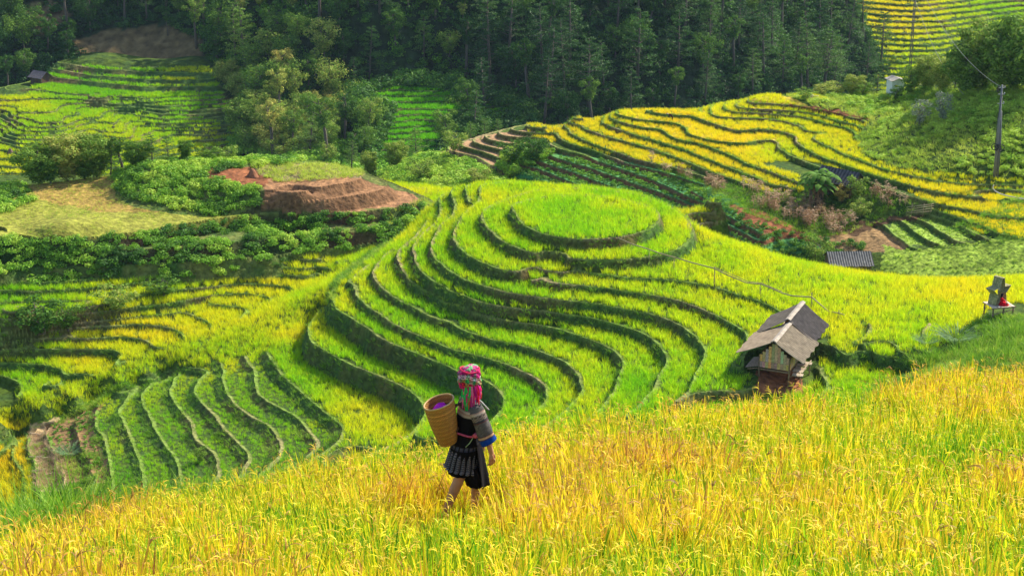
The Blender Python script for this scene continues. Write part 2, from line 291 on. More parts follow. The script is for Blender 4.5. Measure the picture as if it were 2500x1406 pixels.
# ---- far terraces across the valley (left), small patch (middle), top right
FL = [
 (-84.4, [(29,283),(58,288),(86,293),(108,300),(144,298),(151,288)]), (-84.9, [(14,284),(43,299),(72,310),(108,311),(151,308),(176,299)]),
 (-85.4, [(0,290),(29,303),(54,318),(90,321),(144,320),(180,312),(202,303)]), (-85.9, [(-40,292),(0,302),(22,318),(43,329),(90,332),(144,330),(180,326),(212,315)]),
 (-86.3, [(-40,303),(0,314),(18,331),(43,340),(108,341),(180,338),(220,330)]), (-86.8, [(-40,318),(0,327),(22,342),(54,351),(104,352),(190,350),(240,342)]),
 (-87.3, [(-40,338),(0,346),(60,362),(160,366),(260,360)]), (-87.9, [(-40,360),(0,366),(60,376),(160,380),(280,376)]), (-88.5, [(-40,384),(60,392),(200,396)]), (-89.1, [(-40,404),(60,409),(200,412)]), (-89.7, [(-40,421),(60,425)]), (-90.3, [(-40,438),(60,441)]),
 (-84.4, [(185,265),(216,259),(270,258),(324,260),(396,270),(504,270),(558,263)]), (-84.9, [(238,288),(252,275),(281,268),(331,270),(400,280),(504,281),(562,271)]), (-85.4, [(280,310),(284,299),(299,287),(331,283),(400,292),(500,290),(565,281)]),
 (-85.9, [(299,324),(303,307),(324,297),(400,302),(500,302),(567,292)]), (-86.3, [(318,335),(324,318),(346,307),(396,309),(500,311),(570,302)]), (-86.8, [(335,346),(346,330),(378,319),(432,318),(510,321),(572,312)]),
 (-87.3, [(370,350),(396,336),(432,327),(504,330),(576,322)]), (-87.9, [(425,358),(468,344),(540,341),(580,334)]), (-88.5, [(468,368),(530,358),(590,348)]),
 (-83.4, [(20,246),(120,240),(338,250),(540,243)]), (-83.9, [(428,259),(551,253)]), (-83.0, [(68,218),(151,228),(260,234),(371,240),(540,232)]),
 (-80.3, [(137,153),(230,169),(346,176),(504,180)]), (-81.2, [(124,167),(216,184),(346,194),(432,198),(522,193)]), (-82.0, [(139,191),(252,203),(360,213),(530,212)])]
fpts = [(90,270,-83.75),(130,270,-83.85),(-40,270,-84.6),(640,300,-89.5),(650,230,-87),(600,170,-83.5),(570,130,-79.8),(650,380,-91.5),(20,210,-83),(250,300,-85.5),(240,270,-84.6),(200,285,-84.6)]
fworld = [tuple(P(u, v, z) + np.array([0, dy, dz])) for (u, v, z, dy, dz) in ((400,178,-80.2,20,-1),(150,158,-80,20,-1),(0,250,-84,25,-3),(560,140,-79.5,20,-1))]
HF = Hill('far', FL, fpts, fworld, sorted(set(z for z, _ in FL)) + [-90.9,-91.5,-92.1], (-182, -35, 300, 420), 1.0, rw=(.6, .2), follow=1.0, wig=.08, reg=10, broad=[([(0,130),(700,130),(640,236),(0,236)], 2.2)])
tp = []
for u in range(2000, 2700, 100):
    for v in range(-40, 220, 40): tp.append((u, v, -79.4 - 12.6 * (v + 40) / 220.0 + (1.2 * math.sin((u - 2000) / 120.0)) + (u - 2300) * .002))
HT = Hill('top', [], tp, [], list(np.arange(-95, -70, .8)), (55, 225, 380, 520), 1.0, rw=(.5, .2), follow=1.0, wig=.5, reg=30)
pp = []
for u in range(860, 1340, 80):
    for v in range(190, 400, 35): pp.append((u, v, -79.2 - 7.2 * (v - 190) / 190.0 - max(0, u - 1150) * .004))
HP = Hill('patch', [], pp, [], list(np.arange(-92, -77, .55)), (-40, 12, 310, 380), .8, rw=(.5, .2), follow=1.0, wig=.7, reg=30)
# ---- wooded slope and the valley under it
spts = [(-60,200,-84.5),(0,200,-84),(0,100,-77),(0,0,-70),(300,100,-77),(300,0,-70),(450,100,-76.5),(600,280,-86.5),(600,120,-76.5),(600,0,-68),(700,350,-88),(700,250,-82),(700,100,-73),(700,0,-66.5),
 (900,360,-87.5),(900,200,-80.4),(900,60,-69),(900,0,-65),(1100,360,-88.5),(1100,180,-79.5),(1100,60,-70),(1100,0,-65.5),(1300,290,-84.5),(1300,150,-75.5),(1300,0,-65),(1600,280,-86),(1600,140,-76),(1600,0,-66),(1900,240,-87),(1900,120,-79),(1900,0,-71),(2000,100,-82),(2030,0,-77),(2100,60,-88),(2130,150,-92),(2200,0,-90),(2300,100,-97),(2500,50,-100),
 (760,385,-87)]
sworld = [(x, y, z) for x, y, z in ((-140,260,-100),(-60,250,-93),(0,255,-86),(60,260,-86),(130,280,-92),(-60,300,-93),(0,300,-91),(60,310,-93),(-150,430,-52),(-90,430,-46),(-30,430,-22),(30,430,-20),(75,440,-45),(-150,480,-10),(-60,480,25),(20,480,30),(60,490,0),(160,440,-104),(190,500,-100),(110,330,-98),(-140,330,-98))]  # middle points add an unseen ridge, raised to shade the wood below
HS = Hill('slope', [], spts, sworld, [], (-230, 230, 225, 560), 2.0, wig=1.6, reg=60)

# ---- the near field: ripe rice on the slope the walker crosses
CREST = [(-120,1300,23.5),(0,1272,23.5),(250,1228,23.5),(500,1172,23.8),(750,1124,24),(1000,1082,24.3),(1300,1046,25.5),(1500,1012,26),(1700,990,27),(1900,967,28.5),(2100,942,30),(2300,916,31.5),(2600,880,34)]
gl = []
for u, vc, dc in CREST:
    for k in range(7):
        d = 9.3 + (dc - 9.3) * k / 6; v = vc + (1455 - vc) * ((dc - d) / (dc - 9.3)) ** 2.0
        gl.append(tuple(PD(u, v, d) - np.array([0, 0, .60])))
    x, y, z = PD(u, vc, dc)
    gl += [(x * f, y * f, z * f - dz) for f, dz in ((1.06, 1.0), (1.14, 2.4), (1.3, 6.2))]
gl += [(-4, 6.0, -4.4), (0, 6.0, -4.1), (4, 5.5, -3.8), (0, 2, -3.2), (4, 2, -3.0), (-5, 2, -3.6)]
HG = Hill('near', [], [], gl, [], (-20, 20, 1, 46), .35, wig=.15, reg=60)
print('hills built', round(time.time() - T0, 1))
# ------------------------------------------------------------------ small material kit
def newmat(name):
    m = bpy.data.materials.new(name); m.use_nodes = True; nt = m.node_tree; nt.nodes.clear(); return m, nt
def N(nt, t, **k):
    n = nt.nodes.new(t)
    for a, b in k.items():
        if a.startswith('i_'): n.inputs[a[2:].replace('_', ' ')].default_value = b
        else: setattr(n, a, b)
    return n
def L(nt, a, b): nt.links.new(a, b)
def ground_mat(name, bump_scale=3.0, bump=.5, var=.35, dist=.25):
    m, nt = newmat(name)
    out = N(nt, 'ShaderNodeOutputMaterial'); bs = N(nt, 'ShaderNodeBsdfPrincipled'); bs.inputs['Roughness'].default_value = .95; bs.inputs['Specular IOR Level'].default_value = .15
    at = N(nt, 'ShaderNodeAttribute', attribute_name='col'); geo = N(nt, 'ShaderNodeNewGeometry')
    n1 = N(nt, 'ShaderNodeTexNoise'); n1.inputs['Scale'].default_value = bump_scale; n1.inputs['Detail'].default_value = 6; L(nt, geo.outputs['Position'], n1.inputs['Vector'])
    mr = N(nt, 'ShaderNodeMapRange'); mr.inputs[1].default_value = .3; mr.inputs[2].default_value = .7; mr.inputs[3].default_value = 1 - var; mr.inputs[4].default_value = 1 + var; L(nt, n1.outputs['Fac'], mr.inputs[0])
    mx = N(nt, 'ShaderNodeVectorMath', operation='SCALE'); L(nt, at.outputs['Color'], mx.inputs[0]); L(nt, mr.outputs[0], mx.inputs['Scale'])
    L(nt, mx.outputs[0], bs.inputs['Base Color'])
    bp = N(nt, 'ShaderNodeBump'); bp.inputs['Strength'].default_value = bump; bp.inputs['Distance'].default_value = dist; L(nt, n1.outputs['Fac'], bp.inputs['Height']); L(nt, bp.outputs[0], bs.inputs['Normal'])
    L(nt, bs.outputs[0], out.inputs[0]); return m
MG = ground_mat('terrace_earth', 2.2, .7, .45, .3)
MGF = ground_mat('far_earth', .6, .8, .4, 1.0)

def link(o, parent=None, **props):
    C.objects.link(o)
    if parent is not None: o.parent = parent
    for k, v in props.items(): o[k] = v
    return o
def grid_mesh(name, X, Y, Z, col, mat, mask=None, smooth=False, **props):
    n, m = X.shape
    co = np.stack([X, Y, Z], -1).reshape(-1, 3)
    idx = np.arange(n * m).reshape(n, m)
    f = np.stack([idx[:-1, :-1], idx[1:, :-1], idx[1:, 1:], idx[:-1, 1:]], -1).reshape(-1, 4)
    if mask is not None:
        k = mask.reshape(-1); f = f[k[f].all(1)]
    me = bpy.data.meshes.new(name); me.vertices.add(len(co)); me.vertices.foreach_set('co', co.astype(np.float32).ravel())
    me.loops.add(f.size); me.loops.foreach_set('vertex_index', f.astype(np.int32).ravel())
    me.polygons.add(len(f)); me.polygons.foreach_set('loop_start', np.arange(0, f.size, 4, dtype=np.int32)); me.polygons.foreach_set('loop_total', np.full(len(f), 4, np.int32))
    me.polygons.foreach_set('use_smooth', np.full(len(f), smooth, bool))
    a = me.color_attributes.new('col', 'FLOAT_COLOR', 'POINT'); cc = np.ones((len(co), 4), np.float32); cc[:, :3] = col.reshape(-1, 3); a.data.foreach_set('color', cc.ravel())
    me.update(); me.validate(); me.materials.append(mat)
    o = bpy.data.objects.new(name, me); link(o, **props); return o

def C3(*c): return np.array(c, float)
def mixc(a, b, t): t = np.clip(t, 0, 1)[..., None]; return a * (1 - t) + b * t

RICEGREEN = C3(.12, .19, .015); SOIL = C3(.10, .055, .025); REDSOIL = C3(.27, .10, .04); GRASSD = C3(.035, .07, .012); GRASSL = C3(.13, .20, .03); TAN = C3(.34, .26, .13); STRAW = C3(.45, .33, .16)
def terr_col(hill, X, Y, h, de, du, ris, tw, zone=None):
    n1 = fbm(X, Y, 1.3, 3, 5); n2 = fbm(X, Y, 6.0, 2, 9)
    c = mixc(GRASSD * 1.1, RICEGREEN * .6, .5 + n1)
    risc = mixc(GRASSD * 1.5, mixc(SOIL, C3(.13,.12,.03), .5 + n1), .32 + 1.5 * n2 + .7 * n1)
    c = np.where(ris[..., None], risc, c)
    bund = (~ris) & (de < .34)
    c = np.where(bund[..., None], mixc(GRASSL * 1.1, TAN * .8, .18 + 1.5 * n2), c)
    return c

ZONES = {}   # (hill) -> list of (polygon in sight-line coordinates, colour)
def build_hill(hill, name, s0, s1, ns, r0, r1, dr, zones=(), mat=None, colf=terr_col, cut=None, **props):
    s = np.linspace(s0, s1, ns); r = np.arange(r0, r1, dr)
    Sg, Rg = np.meshgrid(s, r, indexing='ij'); X = Sg * Rg; Y = Rg
    h, de, du, ris, tw = hill.ev(X, Y)
    col = colf(hill, X, Y, h, de, du, ris, tw)
    U, V = proj(X, Y, h)
    n = fbm(X, Y, 1.0, 3, 3)
    for poly, c, keep in zones:
        m = inpoly(U + 14 * n, V + 9 * n, poly)
        if keep: m &= ~(ris | (de < .3))
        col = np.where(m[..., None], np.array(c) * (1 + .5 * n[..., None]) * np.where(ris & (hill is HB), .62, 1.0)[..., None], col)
    mask = cut(X, Y, h) if cut else None
    h = h + np.where(ris, .10, .03) * fbm(X, Y, .8, 2, 2)
    return grid_mesh(name, X, Y, h, col, mat or MG, mask, **props)
# ------------------------------------------------------------------ ground sheets
def colconst(*c):
    c = np.array(c)
    def f(hill, X, Y, h, de, du, ris, tw):
        n = fbm(X, Y, 3.0, 4, 4)[..., None]; return c * (1 + .8 * n)
    return f
BROWNP = [(641,455),(660,425),(760,430),(870,425),(890,440),(940,455),(1010,475),(1030,492),(960,508),(860,520),(720,521),(641,512)]
zM = [([(75,1040),(150,1010),(170,1030),(120,1040),(115,1080),(160,1130),(170,1200),(90,1200),(90,1130),(70,1100)], STRAW * .9, False),
      ([(115,1040),(160,1015),(225,985),(262,975),(232,1005),(232,1050),(262,1120),(268,1180),(165,1180),(140,1110)], C3(.20,.12,.05), False),
      ([(1850,905),(1950,900),(1960,960),(1840,960)], REDSOIL * 1.1, False)]
def cutm(X, Y, h): return ~((X > 8) & (Y > np.interp(X, [8, 14, 25, 45], [182, 172, 162, 156])))
build_hill(HM, 'terraced_ground', -.42, .42, 1500, 97, 192, .13, zones=zM, cut=cutm, kind='structure')
zB = [(BROWNP, C3(.30, .155, .07), False), ([(500,415),(620,408),(660,430),(640,455),(560,450),(510,440)], REDSOIL * .85, False),
      ([(620,395),(870,400),(890,432),(800,437),(690,440),(630,425)], C3(.26,.20,.09), False),
      ([(-460,430),(280,430),(270,470),(330,510),(450,525),(640,528),(600,545),(380,570),(200,585),(-460,575)], C3(.24,.24,.035), False),
      ([(60,440),(280,430),(290,500),(400,515),(250,520),(100,490)], C3(.32,.22,.05), False)]
def col_b(hill, X, Y, h, de, du, ris, tw):
    n1 = fbm(X, Y, 1.3, 3, 5); n2 = fbm(X, Y, 6.0, 2, 9)
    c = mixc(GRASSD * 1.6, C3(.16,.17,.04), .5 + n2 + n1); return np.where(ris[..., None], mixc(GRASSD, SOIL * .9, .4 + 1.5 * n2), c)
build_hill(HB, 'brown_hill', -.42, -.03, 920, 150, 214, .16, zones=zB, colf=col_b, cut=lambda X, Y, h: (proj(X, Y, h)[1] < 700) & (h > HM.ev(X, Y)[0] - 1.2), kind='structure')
zR = [([(1040,385),(1110,355),(1200,330),(1290,315),(1340,340),(1300,380),(1240,390),(1210,410),(1240,430),(1200,420),(1150,390),(1100,375)], C3(.33,.20,.10), True),
      ([(1480,280),(1700,270),(1800,240),(1930,236),(1980,262),(1800,290),(1720,300),(1960,330),(1850,380),(1700,350),(1560,320)], C3(.40,.30,.03), True),
      ([(2000,580),(2060,560),(2150,560),(2220,600),(2180,612),(2100,615),(2040,610)], C3(.28,.17,.07), False),
      ([(2150,640),(2160,600),(2230,612),(2300,600),(2440,580),(2950,560),(2950,760),(2130,760)], C3(.26,.36,.04), False),
      ([(2165,560),(2200,535),(2260,525),(2350,545),(2400,572),(2300,600),(2220,600)], C3(.22,.32,.04), True),
      ([(1780,500),(1860,515),(1960,565),(1980,590),(1900,575),(1820,550)], REDSOIL, False),
      ([(2040,560),(2120,540),(2260,520),(2240,535),(2170,545),(2080,575)], SOIL, False),
      ([(1930,255),(2110,275),(2120,290),(2050,285),(1930,265)], REDSOIL * .6, False)]
def col_r(hill, X, Y, h, de, du, ris, tw):
    c = terr_col(hill, X, Y, h, de, du, ris, tw); U, V = proj(X, Y, h)
    n2 = fbm(X, Y, 3.0, 2, 9)
    veg = inpoly(U, V, [(1250,385),(1370,375),(1560,400),(1700,440),(1850,520),(2030,620),(1600,620),(1250,500)])
    c = np.where((veg & ris)[..., None], mixc(SOIL * 1.7, REDSOIL * .8, .5 + n2), c)
    c = np.where((veg & ~ris)[..., None], mixc(C3(.05,.18,.05), C3(.09,.24,.06), .5 + n2), c)
    return c
build_hill(HR, 'yellow_hill_ground', -.09, .42, 1080, 164, 260, .16, zones=zR, colf=col_r, kind='structure')
build_hill(HF, 'far_terraces', -.42, -.10, 800, 305, 415, .28, mat=MGF, kind='structure')
build_hill(HT, 'upper_terraces', .15, .43, 500, 385, 510, .35, mat=MGF, kind='structure')
def cutp(X, Y, h):
    U, V = proj(X, Y, h)
    return inpoly(U, V, [(890,225),(1000,212),(1110,222),(1115,255),(1250,262),(1255,285),(1120,280),(1110,300),(1080,360),(1060,400),(900,400),(950,330),(960,270)])
def cutp2(X, Y, h):
    U, V = proj(X, Y, h)
    return inpoly(U, V, [(840,215),(1000,185),(1130,195),(1160,235),(1290,240),(1310,310),(1150,320),(1140,380),(1100,430),(860,430),(880,330),(860,280)])
build_hill(HP, 'valley_terraces', -.10, .02, 260, 312, 378, .25, mat=MGF, cut=cutp2, kind='structure')
zS = [([(170,110),(250,75),(400,62),(490,95),(505,160),(400,172),(200,160)], C3(.16,.11,.045), False), ([(30,20),(120,0),(180,30),(100,90)], C3(.14,.10,.045), False)]
build_hill(HS, 'wooded_slope', -.55, .50, 420, 228, 555, .9, zones=zS, mat=MGF, colf=colconst(.025, .045, .014), kind='structure')
build_hill(HG, 'near_field_ground', -.9, .9, 260, 1.2, 45, .12, colf=colconst(.06, .045, .015), kind='structure')
# the wide land under and round everything
xs = np.linspace(-2500, 2500, 180); ys = np.linspace(-1200, 3500, 180)
GX, GY = np.meshgrid(xs, ys, indexing='ij')
GZ = -106 + 10 * fbm(GX, GY, 160, 3, 4)
GZ += np.clip((GY - 540) / 500, 0, 1) ** 1.2 * 150 + np.clip((GY - 600) / 900, 0, 1) * 90 * (fbm(GX, GY, 300, 3, 2) + .5)
GZ += np.clip((np.abs(GX) - 300) / 500, 0, 1) * 70
GZ += np.clip((-GY) / 200, 0, 1) * 60
grid_mesh('valley_ground', GX, GY, GZ, np.broadcast_to(C3(.03, .05, .016), GX.shape + (3,)) * (1 + .6 * fbm(GX, GY, 60, 3, 1)[..., None]), MGF, None, True, kind='structure')
# ------------------------------------------------------------------ leaf materials
def ramp_nodes(nt, fac, stops):
    r = N(nt, 'ShaderNodeValToRGB'); e = r.color_ramp.elements
    e[0].position, e[0].color = stops[0][0], (*stops[0][1], 1); e[1].position, e[1].color = stops[-1][0], (*stops[-1][1], 1)
    for p, c in stops[1:-1]: k = e.new(p); k.color = (*c, 1)
    L(nt, fac, r.inputs[0]); return r.outputs[0]
def leaf_mat(name, stops, trans=.45, var=.30, rand=.25, attr='INSTANCER', rough=.55, spec=.25):
    """colour = ramp(tint + random) * blade brightness; light passes through the leaf"""
    m, nt = newmat(name)
    at = N(nt, 'ShaderNodeAttribute', attribute_name='tint'); at.attribute_type = attr
    ri = N(nt, 'ShaderNodeObjectInfo'); bl = N(nt, 'ShaderNodeAttribute', attribute_name='blade')
    a1 = N(nt, 'ShaderNodeMath', operation='MULTIPLY_ADD'); a1.inputs[1].default_value = rand; L(nt, ri.outputs['Random'], a1.inputs[0]); L(nt, at.outputs['Fac'], a1.inputs[2])
    sp = N(nt, 'ShaderNodeSeparateColor'); L(nt, bl.outputs['Color'], sp.inputs[0])
    a2 = N(nt, 'ShaderNodeMath', operation='ADD'); L(nt, a1.outputs[0], a2.inputs[0]); L(nt, sp.outputs['Green'], a2.inputs[1])
    a3 = N(nt, 'ShaderNodeMath', operation='SUBTRACT'); L(nt, a2.outputs[0], a3.inputs[0]); a3.inputs[1].default_value = rand * .5
    col = ramp_nodes(nt, a3.outputs[0], stops)
    mr = N(nt, 'ShaderNodeMapRange'); mr.inputs[3].default_value = 1 - var; mr.inputs[4].default_value = 1 + var; L(nt, sp.outputs['Red'], mr.inputs[0])
    sc = N(nt, 'ShaderNodeVectorMath', operation='SCALE'); L(nt, col, sc.inputs[0]); L(nt, mr.outputs[0], sc.inputs['Scale'])
    df = N(nt, 'ShaderNodeBsdfPrincipled'); df.inputs['Roughness'].default_value = rough; df.inputs['Specular IOR Level'].default_value = spec; L(nt, sc.outputs[0], df.inputs['Base Color'])
    tr = N(nt, 'ShaderNodeBsdfTranslucent'); L(nt, sc.outputs[0], tr.inputs[0])
    mx = N(nt, 'ShaderNodeMixShader'); mx.inputs[0].default_value = trans; L(nt, df.outputs[0], mx.inputs[1]); L(nt, tr.outputs[0], mx.inputs[2])
    out = N(nt, 'ShaderNodeOutputMaterial'); L(nt, mx.outputs[0], out.inputs[0]); return m
RICE_STOPS = [(0, (.15,.50,.006)), (.3, (.34,.62,.008)), (.6, (.68,.70,.010)), (1, (.88,.64,.015))]
M_RICE = leaf_mat('rice_leaf', RICE_STOPS, .5, .3, .18)
M_GRASS = leaf_mat('grass_leaf', [(0, (.06,.18,.012)), (.5, (.20,.40,.02)), (1, (.58,.64,.09))], .45, .35, .3)
M_LEAF = leaf_mat('shrub_leaf', [(0, (.022,.07,.012)), (.35, (.05,.14,.018)), (.65, (.14,.26,.03)), (1, (.34,.36,.06))], .35, .4, .25)
M_DRY = leaf_mat('dry_leaf', [(0, (.30,.16,.07)), (1, (.55,.38,.22))], .3, .35, .4)
M_NEAR = leaf_mat('ripe_rice_leaf', [(0, (.08,.30,.01)), (.28, (.30,.46,.012)), (.52, (.74,.66,.015)), (.8, (.78,.52,.04)), (1, (.42,.22,.05))], .38, .62, .35)

# ------------------------------------------------------------------ tufts
class MB:
    """collects vertices and faces, and a per-vertex colour (red = brightness, green = tint shift)"""
    def __init__(s): s.v = []; s.f = []; s.c = []; s.m = []
    def blade(s, base, dirv, length, width, segs=3, droop=.5, br=.5, ti=0., root=.92, mat=0, tip=.12):
        d = Vector(dirv).normalized(); side = d.cross(Vector((0, 0, 1)))
        if side.length < .05: side = Vector((1, 0, 0))
        side = side.normalized(); side.rotate(Matrix.Rotation(random.uniform(-1.3, 1.3), 3, d)); p = Vector(base); n0 = len(s.v)
        hd = Vector((d.x, d.y, 0)); hd = hd.normalized() if hd.length > 1e-3 else Vector((1, 0, 0))
        for i in range(segs + 1):
            t = i / segs; w = width * (1 - (1 - tip) * t ** 1.5) * (.6 + .4 * min(1, t * 4)) * .5
            s.v += [tuple(p - side * w), tuple(p + side * w)]
            b = br * (root + (1 - root) * t); s.c += [(b, ti), (b, ti)]  # shade near the ground put into the blade: darker toward its base
            d = (d + (hd * .55 + Vector((0, 0, -.6))) * droop / segs * (.4 + 1.4 * t)).normalized(); p = p + d * (length / segs)
        for i in range(segs):
            a = n0 + 2 * i; s.f.append((a, a + 1, a + 3, a + 2)); s.m.append(mat)
        return p, d
    def leaf(s, p, n, size, br, ti=0., asp=.6, mat=0):
        n = Vector(n).normalized(); t = n.orthogonal().normalized(); t.rotate(Matrix.Rotation(random.uniform(0, 6.28), 3, n)); b = n.cross(t) * asp
        p = Vector(p); k = len(s.v); h = size * .5
        s.v += [tuple(p - t * h), tuple(p - b * h + n * h * .15), tuple(p + t * h), tuple(p + b * h + n * h * .15)]; s.f.append((k, k + 1, k + 2, k + 3)); s.c += [(br, ti)] * 4; s.m.append(mat)
    def mesh(s, name, mats, smooth=False):
        me = bpy.data.meshes.new(name); me.from_pydata(s.v, [], s.f)
        a = me.color_attributes.new('blade', 'FLOAT_COLOR', 'POINT'); d = np.zeros((len(s.v), 4), np.float32); d[:, :2] = np.array(s.c); d[:, 3] = 1; a.data.foreach_set('color', d.ravel())
        for m in mats: me.materials.append(m)
        if len(mats) > 1: me.polygons.foreach_set('material_index', np.array(s.m, np.int32))
        if smooth: me.polygons.foreach_set('use_smooth', np.full(len(me.polygons), True))
        return me
def rice_tuft(name, n, ht, rad, width, segs, mat, lean=.35, droop=.6, tivar=.1, panicles=0):
    b = MB()
    for i in range(n):
        a = random.uniform(0, 6.283); r = rad * math.sqrt(random.random()); le = random.uniform(.05, lean)
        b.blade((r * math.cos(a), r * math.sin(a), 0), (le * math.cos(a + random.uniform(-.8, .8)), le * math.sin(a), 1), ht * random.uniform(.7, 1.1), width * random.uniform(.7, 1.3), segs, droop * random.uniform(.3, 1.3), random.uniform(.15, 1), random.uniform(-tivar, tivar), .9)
    for i in range(panicles):
        a = random.uniform(0, 6.283); r = rad * math.sqrt(random.random()) * .7; br = random.uniform(.5, 1); h0 = ht * random.uniform(.50, .76)
        p, d = b.blade((r * math.cos(a), r * math.sin(a), 0), (.2 * math.cos(a), .2 * math.sin(a), 1), h0, width * .25, 2, .15, br, .15, .5)
        q = Vector(p); dd = Vector((math.cos(a) * .5, math.sin(a) * .5, .9)).normalized()
        for k in range(3):          # arching ear: drooping grain branches
            tt = random.uniform(.12, .36); b.blade(tuple(q), (dd.x + random.uniform(-.5, .5), dd.y + random.uniform(-.5, .5), dd.z), random.uniform(.06, .10), .0085, 4, 2.4, random.uniform(.3, 1), tt, .95, 0, .6)
            q = q + dd * .012
    return b.mesh(name, [mat])
def clump(name, n, rad, ht, size, mat, tivar=.12, hollow=.45, flat=1.0):
    """a rounded mass of leaves"""
    b = MB(); lob = [(random.uniform(-.5, .5) * rad, random.uniform(-.5, .5) * rad, random.uniform(.3, .75) * ht, random.uniform(.4, .7)) for _ in range(6)]
    for i in range(n):
        lx, ly, lz, lr = random.choice(lob); d = Vector((random.gauss(0, 1), random.gauss(0, 1), random.gauss(0, 1))).normalized(); r = lr * random.uniform(hollow, 1) ** .5
        p = Vector((lx + d.x * rad * r, ly + d.y * rad * r, max(.02, lz + d.z * ht * .5 * r * flat)))
        nrm = d + Vector((random.uniform(-.7, .7), random.uniform(-.7, .7), random.uniform(-.3, .9)))
        b.leaf(p, nrm, size * random.uniform(.6, 1.3), random.uniform(.2, 1), random.uniform(-tivar, tivar))
    return b.mesh(name, [mat])
def asset(me):
    o = bpy.data.objects.new(me.name, me); return o
_scols = {}
def stuff(name, pts, scl, tint, meshes, label, cat, rot=None, tilt=.12, pick=None):
    """many small plants: one object, its points carry an instance each"""
    pts = np.asarray(pts, np.float32); n = len(pts)
    me = bpy.data.meshes.new(name); me.vertices.add(n); me.vertices.foreach_set('co', pts.ravel())
    def attr(nm, ty, arr, key='value'):
        a = me.attributes.new(nm, ty, 'POINT'); a.data.foreach_set(key, np.ascontiguousarray(arr).ravel())
    attr('scl', 'FLOAT', np.asarray(scl, np.float32) * np.ones(n, np.float32)); attr('tint', 'FLOAT', np.asarray(tint, np.float32) * np.ones(n, np.float32))
    rz = rng.uniform(0, 6.283, n) if rot is None else rot
    attr('rot', 'FLOAT_VECTOR', np.stack([rng.normal(0, tilt, n), rng.normal(0, tilt, n), rz], -1).astype(np.float32), 'vector')
    attr('pick', 'INT', (rng.integers(0, len(meshes), n) if pick is None else pick).astype(np.int32))
    me.update()
    o = bpy.data.objects.new(name, me); C.objects.link(o); o['kind'] = 'stuff'; o['label'] = label; o['category'] = cat
    key = tuple(m.name for m in meshes)
    if key not in _scols:
        c = bpy.data.collections.new('plants_' + str(len(_scols)))
        for i, m in enumerate(meshes):
            a = bpy.data.objects.new('%02d_' % i + m.name, m); c.objects.link(a)
        _scols[key] = c
    g = bpy.data.node_groups.new(name, 'GeometryNodeTree'); g.interface.new_socket('Geometry', in_out='INPUT', socket_type='NodeSocketGeometry'); g.interface.new_socket('Geometry', in_out='OUTPUT', socket_type='NodeSocketGeometry')
    gi = g.nodes.new('NodeGroupInput'); go = g.nodes.new('NodeGroupOutput'); ip = g.nodes.new('GeometryNodeInstanceOnPoints'); ci = g.nodes.new('GeometryNodeCollectionInfo')
    ci.inputs['Collection'].default_value = _scols[key]; ci.inputs['Separate Children'].default_value = True; ci.inputs['Reset Children'].default_value = True
    def na(nm, ty): k = g.nodes.new('GeometryNodeInputNamedAttribute'); k.data_type = ty; k.inputs['Name'].default_value = nm; return [s_ for s_ in k.outputs if s_.enabled and s_.name == 'Attribute'][0]
    g.links.new(gi.outputs[0], ip.inputs['Points']); g.links.new(ci.outputs[0], ip.inputs['Instance']); ip.inputs['Pick Instance'].default_value = True
    g.links.new(na('pick', 'INT'), ip.inputs['Instance Index']); g.links.new(na('scl', 'FLOAT'), ip.inputs['Scale'])
    e2r = g.nodes.new('FunctionNodeEulerToRotation'); g.links.new(na('rot', 'FLOAT_VECTOR'), e2r.inputs[0]); g.links.new(e2r.outputs[0], ip.inputs['Rotation'])
    g.links.new(ip.outputs[0], go.inputs[0])
    md = o.modifiers.new('scatter', 'NODES'); md.node_group = g
    print('stuff', name, n); return o
def scatter(hill, s0, s1, r0, r1, dens):
    area = (s1 - s0) * (r1 * r1 - r0 * r0) / 2; n = int(area * dens)
    r = np.sqrt(rng.uniform(r0 * r0, r1 * r1, n)); s = rng.uniform(s0, s1, n); x = s * r; y = r
    h, de, du, ris, tw = hill.ev(x, y); U, V = proj(x, y, h)
    return dict(x=x, y=y, h=h, de=de, du=du, ris=ris, tw=tw, U=U, V=V, pts=np.stack([x, y, h], -1))
def sub(d, m): return {k: v[m] for k, v in d.items()}
def paint(U, V, anchors, p=3.0):
    """tint of a field: nearest named spots of the place blend into each other"""
    num = 0; den = 0
    for a in anchors:
        w = 1.0 / (((U - a[0]) ** 2 + ((V - a[1]) * 2) ** 2) + 900) ** (p / 2); num = num + w * a[2]; den = den + w
    return num / den

TUFTS = [rice_tuft('rice_tuft_%d' % i, 13, .62, .20, .036, 2, M_RICE) for i in range(3)]
